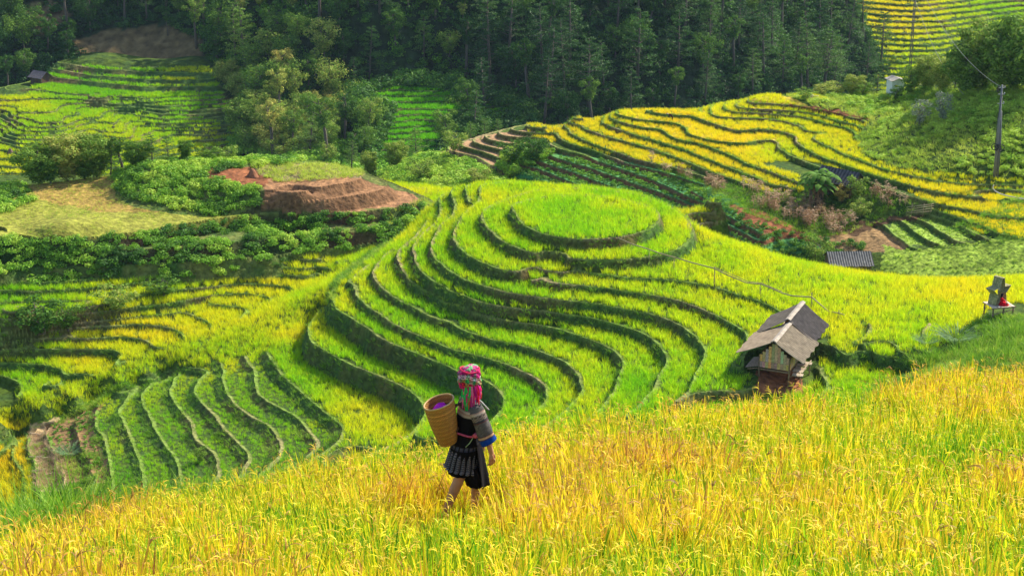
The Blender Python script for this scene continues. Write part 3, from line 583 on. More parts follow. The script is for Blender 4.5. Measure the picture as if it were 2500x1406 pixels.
# ---- main hill, bowl, ridge and valley
q = scatter(HM, -.40, .40, 106, 192, 13)
AM = [(1430,520,.36),(1300,600,.28),(1550,610,.33),(1200,560,.33),(1100,540,.45),(1700,600,.46),(1850,640,.52),(2100,700,.55),(2400,700,.60),(2400,740,.6),(2100,780,.50),(2200,830,.40),(1700,690,.48),(1850,790,.52),(1600,850,.40),
      (1500,830,.40),(1250,720,.28),(1050,650,.30),(1000,760,.20),(1300,800,.26),(1450,950,.36),(1560,940,.2),(1250,980,.22),(1120,1000,.15),(900,800,.2),(1750,870,.36),(1650,950,.3),(1950,960,.35),(2100,890,.4),
      (850,900,.22),(930,990,.52),(900,1040,.50),(850,960,.45),(700,960,.20),(600,1000,.16),(450,1030,.14),(350,1050,.15),(260,1040,.2),(700,1050,.2),(300,1150,.15),
      (720,810,.60),(770,760,.50),(700,720,.50),(620,800,.52),(500,860,.45),(350,900,.42),(200,960,.50),(60,1010,.48),(900,600,.42),(1000,550,.50),(1080,520,.5),(800,660,.50),(250,1000,.35),
      (30,1100,.85),(20,1060,.82),(700,860,.35),
      (100,700,.22),(400,680,.24),(600,650,.26),(100,745,.25),(0,790,.2),(760,620,.5),(750,650,.5),(550,690,.55),(650,690,.62),(450,740,.60),(600,730,.62),(500,760,.68),(300,790,.62),(450,800,.66),(200,815,.60),(350,825,.60),(100,840,.35),(300,845,.4),(200,880,.62),(0,880,.5),(60,910,.3),(300,880,.5),(20,940,.3)]
NORICE_M = [[(75,1040),(150,1010),(232,980),(232,1005),(232,1050),(262,1120),(275,1220),(90,1220),(90,1130),(70,1100)], [(1825,870),(1900,800),(2030,830),(2000,900),(1960,965),(1830,975)],
            [(2290,850),(2400,775),(2950,745),(2950,1100),(2150,1100),(2190,890)], [(0,925),(45,940),(40,1000),(-460,1000),(-460,930)], [(2400,770),(2440,745),(2500,740),(2520,790),(2400,800)]]
m = (~q['ris']) & (q['de'] > np.where(ridge_side(q['x'], q['y']), .2, .32)) & (q['du'] > .1) & (q['tw'] > np.where(ridge_side(q['x'], q['y']), .3, .5)) & (q['U'] > -420) & (q['U'] < 2920)
for pl in NORICE_M: m &= ~inpoly(q['U'], q['V'], pl)
m &= cutm(q['x'], q['y'], q['h'])
m &= ~((q['V'] < 700) & (q['U'] < 640) & ridge_side(q['x'], q['y']) & (q['h'] > -53.4))
grassy = inpoly(q['U'], q['V'], [(800,735),(805,700),(850,655),(985,560),(1000,566),(870,665),(830,700),(822,740)])
m &= ~grassy
M_all = q; q = sub(q, m)
n1 = fbm(q['x'], q['y'], 4.0, 3, 6); yl = paint(q['U'], q['V'], AM)
fan = inpoly(q['U'], q['V'], [(230,1000),(400,905),(640,890),(830,1040),(820,1200),(230,1250)])
stuff('rice', q['pts'] - [0, 0, .03], np.where(fan, .5, .92) * rng.uniform(.85, 1.15, len(n1)), np.clip(yl * 1.05 + .02 + .26 * n1, 0, 1), TUFTS, 'green to yellow rice standing on the terraces of the main hill and valley', 'rice')
# ---- yellow hill
q = scatter(HR, -.10, .40, 166, 240, 11)
AR = [(1400,290,.78),(1500,280,.74),(1600,290,.84),(1650,330,.86),(1550,330,.82),(1750,300,.80),(1860,240,.66),(1800,260,.66),(1950,290,.60),(1860,330,.90),(1800,350,.92),(1750,370,.88),(1650,360,.84),(1500,350,.80),(1700,400,.82),(1850,440,.82),(1950,320,.62),
      (2000,330,.66),(2080,320,.62),(1900,370,.48),(1880,350,.45),(2050,360,.72),(2050,400,.62),(2300,430,.60),(2200,440,.72),(2400,470,.82),(2300,480,.85),(2400,510,.85),(2480,560,.78),(2300,520,.75),(2150,430,.70),(1340,330,.85),(2450,440,.55)]
rice_r = [[(1285,300),(1400,268),(1600,255),(1850,225),(1990,235),(2130,285),(2090,340),(2110,385),(2200,415),(2440,438),(2950,445),(2950,575),(2480,585),(2400,572),(2340,545),(2270,508),(2230,475),(2130,430),(2040,415),(2000,400),(1960,392),(1850,400),(1950,430),(1965,470),(1870,470),(1700,415),(1600,402),(1450,372),(1350,345),(1335,365),(1300,345),(1290,325)]]
mr_ = (~q['ris']) & (q['de'] > .32) & (q['du'] > .1) & (q['tw'] > .4)
m = mr_ & inpoly(q['U'], q['V'], rice_r[0]) & ~inpoly(q['U'], q['V'], [(1900,232),(2130,262),(2130,300),(1930,252)])
R_all = q; q = sub(q, m); yl = paint(q['U'], q['V'], AR); n1 = fbm(q['x'], q['y'], 4.0, 3, 6)
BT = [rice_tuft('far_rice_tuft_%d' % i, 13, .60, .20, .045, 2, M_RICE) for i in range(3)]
stuff('rice', q['pts'] - [0, 0, .03], rng.uniform(.7, .9, len(n1)), np.clip(yl + .16 * n1, 0, 1), BT, 'golden rice ripening on the terraces of the right-hand hill', 'rice')
# ---- far terraces
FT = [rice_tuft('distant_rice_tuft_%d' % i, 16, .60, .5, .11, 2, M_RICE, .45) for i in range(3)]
for hill, a0, a1, r0, r1, dens, pl, tn in ((HF, -.41, -.12, 308, 385, 3.4, None, .42), (HT, .17, .42, 395, 505, 2.4, None, .62), (HP, -.09, .01, 315, 376, 4.0, None, .16)):
    q = scatter(hill, a0, a1, r0, r1, dens)
    m = (~q['ris']) & (q['de'] > .25) & (q['tw'] > .4)
    if hill is HF:
        m &= inpoly(q['U'], q['V'], [(-460,240),(70,235),(110,150),(300,170),(510,165),(545,230),(600,330),(640,440),(-460,460)])
        tn_ = paint(q['U'], q['V'], [(300,180,.30),(450,195,.62),(450,180,.6),(300,195,.4),(200,215,.2),(450,230,.2),(200,240,.30),(60,270,.48),(150,300,.42),(0,330,.46),(50,400,.55),(250,300,.40),(400,330,.42),(500,330,.55),(560,270,.3),(450,270,.2),(550,350,.5)])
        tn_ = tn_ + .3 * fbm(q['x'], q['y'], 14, 2, 3)
        lost = inpoly(q['U'], q['V'], [(330,255),(560,262),(560,330),(480,300),(400,300)]) & (fbm(q['x'], q['y'], 5, 2, 8) > -.05); m &= ~lost
    elif hill is HT: tn_ = paint(q['U'], q['V'], [(2200,60,.82),(2150,30,.8),(2400,60,.45),(2450,20,.35),(2250,140,.5),(2350,120,.5),(2150,100,.6)])
    else: tn_ = np.full(len(m), .0); m &= cutp(q['x'], q['y'], q['h'])  # shade over this patch put into the rice as its darkest tint
    q = sub(q, m); stuff('rice', q['pts'], rng.uniform(.85, 1.15, len(q['x'])), np.clip(tn_[m] + .1 * fbm(q['x'], q['y'], 8.0, 2, 6), 0, 1), FT, {HF: 'rice rows on the distant terraced slope across the valley', HT: 'gold and green rice on the high distant terraces', HP: 'dark green rice on the small shaded valley terraces'}[hill], 'rice')
# ---- the near field
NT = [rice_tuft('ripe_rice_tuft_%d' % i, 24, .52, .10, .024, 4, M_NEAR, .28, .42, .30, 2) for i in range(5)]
q = scatter(HG, -.45, .45, 7.2, 36, 32)
m = (q['U'] > -700) & (q['U'] < 3200) & (q['V'] < 1700)
crest = np.interp(q['U'], [-80,500,1000,1400,1800,2100,2600], [24,23.5,24,25,26.2,28,32])
m &= (np.sqrt(q['x'] ** 2 + q['y'] ** 2 + q['h'] ** 2) < crest)
pz = HG.at(1130, 1274, 10, 30)
m &= ((q['x'] - pz[0]) ** 2 + (q['y'] - pz[1]) ** 2) > .15 ** 2
q = sub(q, m); n1 = fbm(q['x'], q['y'], 1.2, 3, 6); n2 = fbm(q['x'], q['y'], 4.5, 2, 2)
lowl = paint(q['U'], q['V'], [(100,1320,.55),(600,1200,.50),(1200,1350,.40),(2000,1350,.36),(1800,1050,.42),(2400,950,.46),(800,1380,.42),(2300,1200,.36)])
dp_ = np.hypot((q['x'] - pz[0] + .08) / .8, (q['y'] - pz[1] + 1.0) / 1.9)
stuff('rice', q['pts'] - [0, 0, .04], rng.uniform(.78, 1.22, len(n1)) * (.34 + .66 * np.clip((dp_ - .6) * 1.8, 0, 1)) * (1 + .25 * n2 + .35 * n1), np.clip(lowl + .03 + .6 * n1 + .2 * n2, 0, .88), NT, 'ripe golden rice filling the near slope below the camera', 'rice', tilt=.16)
# ------------------------------------------------------------------ low growth (nobody could count it)
M_GROW = leaf_mat('undergrowth_leaf', [(0, (.03,.10,.018)), (.35, (.09,.22,.022)), (.65, (.24,.46,.03)), (1, (.48,.62,.07))], .38, .45, .3)
CL = [clump('leaf_clump_%d' % i, 150, .62, .62, .17, M_GROW) for i in range(4)]
CLF = [clump('coarse_leaf_clump_%d' % i, 130, 1.7, 2.2, .46, M_GROW) for i in range(4)]
GT = [rice_tuft('grass_tuft_%d' % i, 16, .34, .17, .03, 2, M_GRASS, .8, 1.1, .15) for i in range(3)]
TG = [rice_tuft('tall_grass_tuft_%d' % i, 22, .95, .20, .022, 4, M_GRASS, .5, 1.0, .2) for i in range(3)]
DRY = []
for i in range(3):
    b = MB()
    for k in range(5):
        x, y = random.uniform(-.35, .35), random.uniform(-.35, .35); h = random.uniform(1.1, 1.6)
        p, d = b.blade((x, y, 0), (random.uniform(-.12, .12), random.uniform(-.12, .12), 1), h, .05, 3, .1, .7, 0, .6)
        for j in range(9):
            z = h * random.uniform(.3, 1.0); a = random.uniform(0, 6.283)
            b.blade((x, y, z), (math.cos(a), math.sin(a), .6), random.uniform(.3, .5), .085, 2, 2.4, random.uniform(.3, 1), 0, .8)
    DRY.append(b.mesh('corn_stalks_%d' % i, [M_DRY]))
VG = [clump('crop_leaf_clump_%d' % i, 36, .22, .26, .12, M_GROW) for i in range(3)]

# risers, banks and bund tops of the main hill
q = M_all; n1 = fbm(q['x'], q['y'], 2.5, 3, 16)
inb = (q['U'] > -420) & (q['U'] < 2920)
m = inb & (q['ris'] | (q['de'] < .30)) & (rng.random(len(n1)) < np.where(q['ris'], .62, .34)) & (n1 > -.42)
w = inpoly(q['U'], q['V'], [(230,900),(830,880),(840,1200),(230,1200)])
a = sub(q, m); nn = n1[m]
stuff('grass', a['pts'] - [0, 0, .05], rng.uniform(.55, 1.3, len(nn)) * np.where(a['ris'], 1.1, .6), np.clip(np.where(a['ris'], .33, .58) + .6 * nn, 0, 1), GT, 'short grass and weeds on the banks and bunds between the rice terraces', 'grass')
m = inb & grassy | (inb & inpoly(q['U'], q['V'], [(130,1010),(240,955),(300,935),(330,945),(262,972),(225,1000),(150,1040)]))
m |= inpoly(q['U'], q['V'], [(2290,850),(2400,775),(2950,745),(2950,1000),(2100,1000),(2120,940),(2190,890)])
m |= inpoly(q['U'], q['V'], [(90,1075),(150,1110),(230,1100),(270,1200),(60,1200),(60,1150)]) & (rng.random(len(n1)) < .45)
a = sub(q, m); nn = n1[m]
stuff('grass', a['pts'], rng.uniform(.8, 1.5, len(nn)), np.clip(.52 + .5 * nn, 0, 1), GT, 'rough grass on the ridge path and the green bank by the platform', 'grass')
# hedge bands and bush mound of the brown hill
q = scatter(HB, -.41, -.035, 153, 205, 9)
n1 = fbm(q['x'], q['y'], 3.0, 3, 26)
vis = (q['h'] > HM.ev(q['x'], q['y'])[0] - 1.0) & (q['V'] < 700)
hed = vis & (q['ris'] | (q['de'] < .25) | (n1 > .12)) & inpoly(q['U'], q['V'], [(-460,560),(120,588),(342,570),(446,552),(640,527),(950,518),(1030,500),(1040,560),(960,600),(880,625),(640,660),(200,705),(-460,705)])
mound = vis & inpoly(q['U'], q['V'], [(272,440),(300,405),(420,378),(640,380),(760,388),(700,402),(560,412),(500,430),(600,455),(640,458),(640,512),(520,526),(400,505),(300,480)])
lft = vis & inpoly(q['U'], q['V'], [(-460,440),(60,455),(80,490),(20,520),(-460,520)])
m = hed | mound | lft
a = sub(q, m & (rng.random(len(n1)) < .55)); nn = fbm(a['x'], a['y'], 2.0, 3, 6)
stuff('shrubbery', a['pts'] - [0, 0, .15], rng.uniform(.6, 1.35, len(nn)), np.clip(.52 + .7 * nn + .12 * (a['V'] < 520), 0, 1), CL, 'leafy shrubbery on the hedge banks and the mound of the brown hill', 'shrubbery')
m = vis & ~hed & ~mound & inpoly(q['U'], q['V'], [(-460,430),(290,425),(320,500),(640,526),(560,540),(340,568),(200,586),(-460,566)]) & (rng.random(len(n1)) < .5 + .8 * n1)
a = sub(q, m); nn = fbm(a['x'], a['y'], 5.0, 3, 6)
stuff('grass', a['pts'], rng.uniform(.35, .7, len(nn)), np.clip(.85 + .4 * nn, 0, 1), GT, 'thin dry yellow grass over the meadow of the brown hill', 'grass')
m = vis & inpoly(q['U'], q['V'], [(640,395),(880,405),(890,430),(800,440),(690,446),(630,430)]) | (vis & inpoly(q['U'], q['V'], [(950,520),(1035,485),(1060,515),(1000,545),(950,548)]))
a = sub(q, m); stuff('grass', a['pts'], rng.uniform(.9, 1.5, len(a['x'])), .78 + .2 * rng.random(len(a['x'])), GT, 'pale dry grass along the top and nose of the brown hill', 'grass')
m = vis & inpoly(q['U'], q['V'], BROWNP) & (rng.random(len(n1)) < .9)
a = sub(q, m); stuff('stubble', a['pts'] - [0, 0, .16], rng.uniform(.4, .9, len(a['x'])), rng.random(len(a['x'])), [rice_tuft('stubble_tuft', 12, .28, .2, .035, 2, M_DRY, 1.2, .6)], 'dry brown stubble on the ploughed steps of the hill', 'stubble')
# right-hand hill: bushes, knoll, vegetables, dry maize
q = scatter(HR, -.11, .40, 164, 255, 5.5); n1 = fbm(q['x'], q['y'], 3.5, 3, 36)
U, V = q['U'], q['V']
m = inpoly(U, V, [(930,430),(1000,395),(1060,380),(1100,375),(1170,410),(1240,432),(1215,400),(1225,375),(1300,350),(1345,365),(1340,385),(1290,410),(1240,440),(1240,480),(1130,500),(960,480)])
a = sub(q, m & (rng.random(len(U)) < .5)); nn = fbm(a['x'], a['y'], 3.0, 3, 6)
stuff('shrubbery', a['pts'] - [0, 0, .1], rng.uniform(.8, 1.7, len(nn)), np.clip(.80 + .5 * nn - .35 * (a['U'] > 1270), 0, 1), CL, 'bright green shrubbery below the brown steps of the right-hand hill', 'shrubbery')
a = sub(q, m); nn = fbm(a['x'], a['y'], 3.0, 3, 9)
stuff('grass', a['pts'], rng.uniform(1.2, 2.2, len(nn)), np.clip(.78 + .4 * nn, 0, 1), GT, 'long bright grass among the shrubbery below the brown steps', 'grass')
kn = inpoly(U, V, [(1920,232),(2080,205),(2190,225),(2330,215),(2950,190),(2950,440),(2430,432),(2200,412),(2105,382),(2085,345),(2130,300),(2110,290),(1990,262)])
sh = kn & (n1 > -.05) & ((U > 2100) | (V < 262)); a = sub(q, sh & (rng.random(len(U)) < .4)); nn = fbm(a['x'], a['y'], 3.0, 3, 6)
stuff('shrubbery', a['pts'] - [0, 0, .1], rng.uniform(.6, 1.25, len(nn)), np.clip(.92 + .5 * nn, 0, 1), CL, 'pale weedy shrubbery over the knoll behind the utility pole', 'shrubbery')
a = sub(q, kn); nn = fbm(a['x'], a['y'], 6.0, 3, 9)
stuff('grass', a['pts'], rng.uniform(1.0, 1.9, len(nn)), np.clip(.76 + .4 * nn, 0, 1), GT, 'tall green grass over the knoll and the hill crest', 'grass')
vegp = [(1250,420),(1290,405),(1345,385),(1450,388),(1560,406),(1700,455),(1800,520),(1880,555),(1990,600),(2030,640),(1600,640),(1250,520)]
m = inpoly(U, V, vegp) & ~q['ris'] & (q['de'] > .1); a = sub(q, m); nn = fbm(a['x'], a['y'], 3.0, 3, 9)
stuff('vegetables', a['pts'], rng.uniform(.9, 1.6, len(nn)), np.clip(.44 + .3 * nn, 0, 1), VG, 'dark green vegetable rows on the red earth terraces', 'vegetables')
m = inpoly(U, V, [(1700,495),(1790,505),(1900,560),(1990,585),(2110,590),(2110,625),(1960,640),(1800,560)]) & (rng.random(len(U)) < .35) & (n1 > -.1); a = sub(q, m)
stuff('shrubbery', a['pts'], rng.uniform(.6, 1.1, len(a['x'])), .38, CL, 'dark shrubbery at the foot of the vegetable terraces', 'shrubbery')
m = inpoly(U, V, [(2150,640),(2160,600),(2230,612),(2300,600),(2280,570),(2350,560),(2440,580),(2950,560),(2950,720),(2130,720)]) & (np.sin((V + .10 * (U - 2150)) * .50 + 1.2 * n1) > -.1)
a = sub(q, m); nn = fbm(a['x'], a['y'], 5.0, 3, 9); stuff('vegetables', a['pts'], rng.uniform(.45, .8, len(nn)), np.clip(.98 + .3 * nn, 0, 1), VG, 'low crop in curved rows beyond the crest of the main hill', 'vegetables')
m = inpoly(U, V, [(2165,560),(2200,535),(2260,525),(2350,545),(2400,572),(2300,600),(2220,600)]) & ~q['ris'] & (rng.random(len(U)) < .8)
a = sub(q, m); stuff('vegetables', a['pts'], rng.uniform(.4, .75, len(a['x'])), .95, VG, 'bright green seedlings on the small curved earth terraces', 'vegetables')
cp = inpoly(U, V, [(1590,392),(1720,440),(1870,475),(2000,500),(2060,500),(2090,540),(2060,580),(1985,570),(1900,530),(1780,480),(1640,425),(1590,410)]) | inpoly(U, V, [(2125,465),(2190,475),(2235,492),(2190,515),(2130,500)])
m = cp & (n1 + .25 * rng.random(len(U)) > .0) & (rng.random(len(U)) < .24); a = sub(q, m)
stuff('corn', a['pts'], rng.uniform(.8, 1.2, len(a['x'])), rng.random(len(a['x'])), DRY, 'dry brown maize stalks between the terraces and the thatched garden', 'corn')
m = inpoly(U, V, [(1590,400),(1720,440),(1870,470),(1960,455),(2110,450),(2250,500),(2200,530),(2150,545),(2060,575),(1985,585),(1900,550),(1780,505),(1640,440)]) & (rng.random(len(U)) < .75)
a = sub(q, m); nn = fbm(a['x'], a['y'], 3.0, 3, 9); stuff('grass', a['pts'], rng.uniform(.9, 1.8, len(nn)), np.clip(.45 + .5 * nn, 0, 1), GT, 'weeds and grass round the maize and the banana garden', 'grass')
m = R_all['ris'] | (R_all['de'] < .3); m &= inpoly(R_all['U'], R_all['V'], rice_r[0]) & (rng.random(len(m)) < .6); a = sub(R_all, m)
stuff('grass', a['pts'], rng.uniform(.6, 1.1, len(a['x'])), np.clip(np.where(a['ris'], .22, .55) + .3 * fbm(a['x'], a['y'], 3.0, 2, 2), 0, 1), GT, 'grass on the banks of the golden terraces', 'grass')
# straw on the low terrace
q = M_all; m = inpoly(q['U'], q['V'], [(80,1045),(112,1030),(118,1075),(150,1120),(165,1190),(85,1190),(95,1130),(72,1095)]); a = sub(q, m)
stuff('straw', np.repeat(a['pts'], 3, 0) + rng.normal(0, .15, (3 * len(a['x']), 3)) * [1, 1, .1] - [0, 0, .1], rng.uniform(.6, 1.0, 3 * len(a['x'])), .9, [rice_tuft('straw_wisp', 14, .5, .2, .03, 2, M_DRY, 2.4, .8)], 'cut pale straw lying on the lowest brown terrace', 'straw', tilt=.5)
m = inpoly(q['U'], q['V'], [(120,1040),(165,1010),(232,980),(262,975),(232,1010),(240,1060),(266,1130),(262,1185),(225,1170),(190,1110),(150,1110),(118,1080)]) & ~q['ris'] & (rng.random(len(q['x'])) < .35); a = sub(q, m)
stuff('vegetables', a['pts'], rng.uniform(.5, 1.0, len(a['x'])), .5, VG, 'sparse green seedlings on the brown terrace beside the straw', 'vegetables')
# tall grass along the crest of the near field
gp = []; gs = []
for i in range(420):
    u = random.choice([random.uniform(-60, 480), random.uniform(60, 1010)]); d = random.uniform(22.2, 24.2) - (1.2 if u < 250 else 0)
    if u > 820 and random.random() < .6: continue
    if u > 250 and random.random() < .25: continue
    p = HG.at(u, np.interp(u, [-80,500,1000], [1330,1235,1150]), 10, 40); k = d / p.length
    x, y = p.x * k, p.y * k; gp.append((x, y, HG.z(x, y) - .03)); gs.append(random.uniform(.38, .85) * (1.35 if u < 200 else 1.0))
stuff('grass', gp, gs, rng.uniform(.35, .62, len(gp)), TG, 'tall green grass along the far edge of the ripe near field', 'grass', tilt=.2)
gp = []
for i in range(260):
    u, v = random.uniform(2130, 2520), random.uniform(800, 900)
    if v < 930 - (u - 2100) * .33: continue
    gp.append(tuple(HM.at(u, v, 100, 140)))
stuff('grass', gp, rng.uniform(.9, 1.5, len(gp)), rng.uniform(.3, .6, len(gp)), TG, 'tall green grass on the bank behind the ripe near field', 'grass')
# undergrowth of the wooded slope
q = scatter(HS, -.45, .45, 300, 452, .62)
m = (q['U'] > -500) & (q['U'] < 2950) & (q['V'] > -60) & (q['V'] < 470) & ~inpoly(q['U'], q['V'], [(180,100),(250,72),(400,62),(480,95),(500,160),(400,168),(200,158)])
m &= ~(inpoly(q['U'], q['V'], [(20,20),(120,-10),(190,30),(100,95)]) & (rng.random(len(m)) < .7))
q = sub(q, m)
q2 = scatter(HP, -.11, .03, 312, 378, 1.2); q2 = sub(q2, cutp2(q2['x'], q2['y'], q2['h']) & ~cutp(q2['x'], q2['y'], q2['h'])); q = {k: np.concatenate([q[k], q2[k]]) for k in q}
n1 = fbm(q['x'], q['y'], 12, 3, 3)
lit = paint(q['U'], q['V'], [(650,300,.62),(700,150,.45),(680,390,.7),(900,200,.40),(900,330,.5),(1300,100,.10),(1600,150,.08),(100,60,.15),(300,20,.12),(2050,120,.28),(1800,150,.14),(1050,330,.25)])  # sun and shade put into the leaf tint, zone by zone
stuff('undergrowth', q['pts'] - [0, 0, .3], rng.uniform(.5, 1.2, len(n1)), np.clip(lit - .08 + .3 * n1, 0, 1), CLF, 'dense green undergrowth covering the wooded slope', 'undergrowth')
# ------------------------------------------------------------------ trees
M_TREE = leaf_mat('tree_leaf', [(0, (.03,.09,.018)), (.3, (.07,.17,.022)), (.6, (.20,.33,.04)), (.8, (.42,.44,.09)), (1, (.55,.40,.10))], .33, .4, .16, attr='OBJECT', rough=.7, spec=.1)
M_PINE = leaf_mat('pine_needle', [(0, (.028,.09,.022)), (.4, (.08,.19,.03)), (1, (.26,.40,.05))], .28, .4, .16, attr='OBJECT')
M_GREY = leaf_mat('grey_leaf', [(0, (.12,.17,.10)), (1, (.30,.34,.24))], .3, .4, .16, attr='OBJECT')
def bark_mat(name, c1, c2):
    m, nt = newmat(name); bs = N(nt, 'ShaderNodeBsdfPrincipled'); bs.inputs['Roughness'].default_value = .9; out = N(nt, 'ShaderNodeOutputMaterial')
    tc = N(nt, 'ShaderNodeTexCoord'); mp = N(nt, 'ShaderNodeMapping'); mp.inputs['Scale'].default_value = (4, 4, .8); ns = N(nt, 'ShaderNodeTexNoise'); ns.inputs['Scale'].default_value = 4; ns.inputs['Detail'].default_value = 5
    L(nt, tc.outputs['Object'], mp.inputs[0]); L(nt, mp.outputs[0], ns.inputs[0]); col = ramp_nodes(nt, ns.outputs['Fac'], [(.3, c1), (.7, c2)]); L(nt, col, bs.inputs['Base Color'])
    bp = N(nt, 'ShaderNodeBump'); bp.inputs['Strength'].default_value = .5; bp.inputs['Distance'].default_value = .02; L(nt, ns.outputs['Fac'], bp.inputs['Height']); L(nt, bp.outputs[0], bs.inputs['Normal']); L(nt, bs.outputs[0], out.inputs[0]); return m
M_BARK = bark_mat('tree_bark', (.07, .05, .035), (.20, .16, .12))
def tube(bm_v, bm_f, pts, rads, seg=7, cap=True):
    n0 = len(bm_v); pts = [Vector(p) for p in pts]
    prev = None
    for i, p in enumerate(pts):
        d = (pts[min(i + 1, len(pts) - 1)] - pts[max(i - 1, 0)]).normalized()
        if prev is None: a = d.orthogonal().normalized()
        else: a = (prev - d * prev.dot(d)).normalized()
        prev = a; b = d.cross(a)
        for k in range(seg):
            t = 6.28318 * k / seg; bm_v.append(tuple(p + (a * math.cos(t) + b * math.sin(t)) * rads[i]))
    for i in range(len(pts) - 1):
        for k in range(seg):
            a0 = n0 + i * seg + k; a1 = n0 + i * seg + (k + 1) % seg; bm_f.append((a0, a1, a1 + seg, a0 + seg))
    if cap:
        bm_f.append(tuple(n0 + k for k in range(seg))[::-1]); bm_f.append(tuple(n0 + (len(pts) - 1) * seg + k for k in range(seg)))
def mesh_from(name, v, f, mat, smooth=True):
    me = bpy.data.meshes.new(name); me.from_pydata(v, [], f); me.materials.append(mat)
    if smooth: me.polygons.foreach_set('use_smooth', np.full(len(me.polygons), True))
    return me
def broad(name, ht, wid, bare=.3, nl=2400, size=.36, lobes=15, mat=None, seed=1, spread=1.0):
    random.seed(seed); v, f = [], []; b = MB()
    tp = [(0, 0, -.6), (random.uniform(-.1, .1), random.uniform(-.1, .1), ht * bare * .5), (random.uniform(-.3, .3), random.uniform(-.3, .3), ht * bare), (random.uniform(-.5, .5), random.uniform(-.5, .5), ht * .72), (random.uniform(-.6, .6), random.uniform(-.6, .6), ht * .92)]
    r = ht * .022; tube(v, f, tp, [r * 1.5, r * 1.1, r, r * .55, r * .15], 8)
    L_ = []
    for i in range(lobes):
        a = 6.283 * i * .618; t = (i + .5) / lobes; z = ht * (bare + .08 + (.88 - bare) * t); rr = wid * .5 * spread * math.sin(3.1416 * min(1, .22 + .72 * (1 - t) + .1)) * random.uniform(.35, .85)
        c = Vector((rr * math.cos(a), rr * math.sin(a), z)); L_.append((c, wid * random.uniform(.13, .24)))
        z0 = max(ht * bare * .9, z - rr * random.uniform(.5, .9)); base = Vector(tp[2]).lerp(Vector(tp[4]), max(0, (z0 - ht * bare) / (ht * (.92 - bare))))
        tube(v, f, [base, base.lerp(c, .5) + Vector((0, 0, random.uniform(0, .3))), c], [r * .42, r * .25, r * .08], 5, False)
    for i in range(nl):
        c, lr = random.choice(L_); d = Vector((random.gauss(0, 1), random.gauss(0, 1), random.gauss(0, 1) * .8 + .15)).normalized()
        k = random.random() ** .4 * lr * random.uniform(.75, 1.12); p = c + Vector((d.x * k, d.y * k, d.z * k * .75))
        b.leaf(p, d + Vector((random.uniform(-.8, .8), random.uniform(-.8, .8), random.uniform(-.2, .9))), size * random.uniform(.6, 1.35), random.uniform(.15, 1), random.uniform(-.12, .14))
    return mesh_from(name + '_trunk', v, f, M_BARK), b.mesh(name + '_crown', [mat or M_TREE])
def pine(name, ht, wid, bare=.35, nl=2200, seed=1, size=.36):
    random.seed(seed); v, f = [], []; b = MB(); r = ht * .016
    lx, ly = random.uniform(-.4, .4), random.uniform(-.4, .4)
    tube(v, f, [(0, 0, -.6), (lx * .3, ly * .3, ht * .4), (lx, ly, ht * .98)], [r * 1.4, r, r * .15], 8); nb = 34; per = nl // nb
    for i in range(nb):
        t = (i + .5) / nb; z = ht * (bare + (.98 - bare) * t); a = i * 2.399 + random.uniform(-.4, .4); ln = wid * .5 * (1.05 - t) ** .7 * random.uniform(.6, 1.15) + .3
        base = Vector((lx * t, ly * t, z)); tipz = ln * random.uniform(-.05, .35); tip = base + Vector((ln * math.cos(a), ln * math.sin(a), tipz))
        tube(v, f, [base, base.lerp(tip, .55) + Vector((0, 0, -.1)), tip], [r * .3, r * .18, r * .05], 4, False)
        for k in range(per):
            s_ = random.random() ** .6; p = base.lerp(tip, .25 + .8 * s_) + Vector((random.gauss(0, 1), random.gauss(0, 1), random.gauss(0, .45))) * (ln * .16)
            b.leaf(p, (random.uniform(-1, 1), random.uniform(-1, 1), random.uniform(.1, 1.3)), size * random.uniform(.6, 1.3), random.uniform(.15, 1), random.uniform(-.1, .12), .42)
    return mesh_from(name + '_trunk', v, f, M_BARK), b.mesh(name + '_crown', [M_PINE])
PROTO = {
 'round': [broad('broadleaf_a', 9, 7.5, .22, 2600, .40, 17, seed=3), broad('broadleaf_b', 10, 6.5, .30, 2400, .40, 15, seed=4), broad('broadleaf_c', 8, 8.5, .18, 2600, .42, 18, seed=5)],
 'dense': [broad('dense_a', 7, 6.6, .04, 7500, .34, 26, seed=51), broad('dense_b', 7.5, 6.0, .06, 7500, .34, 26, seed=52)],
 'tall': [broad('slender_a', 13, 5.5, .52, 1700, .38, 10, seed=6), broad('slender_b', 14, 6.5, .45, 2000, .40, 12, seed=8)],
 'pine': [pine('pine_a', 14, 6.5, .30, 2500, 11), pine('pine_b', 13, 7.5, .42, 2300, 12), pine('pine_c', 11, 6.0, .12, 2500, 13)],
 'bush': [broad('bush_a', 3, 3.6, .05, 1500, .22, 13, seed=21), broad('bush_b', 3.2, 3.2, .08, 1400, .22, 12, seed=22)],
 'grey': [broad('grey_a', 4, 3.6, .08, 1500, .2, 15, mat=M_GREY, seed=31, spread=.9)],
 'cone': [pine('young_pine', 6, 3.8, .05, 1800, 41, .26)],
}
PH = {'round': (9, 10, 8), 'dense': (7, 7.5), 'tall': (13, 14), 'pine': (14, 13, 11), 'bush': (3, 3.2), 'grey': (4,), 'cone': (6,)}
random.seed(99)
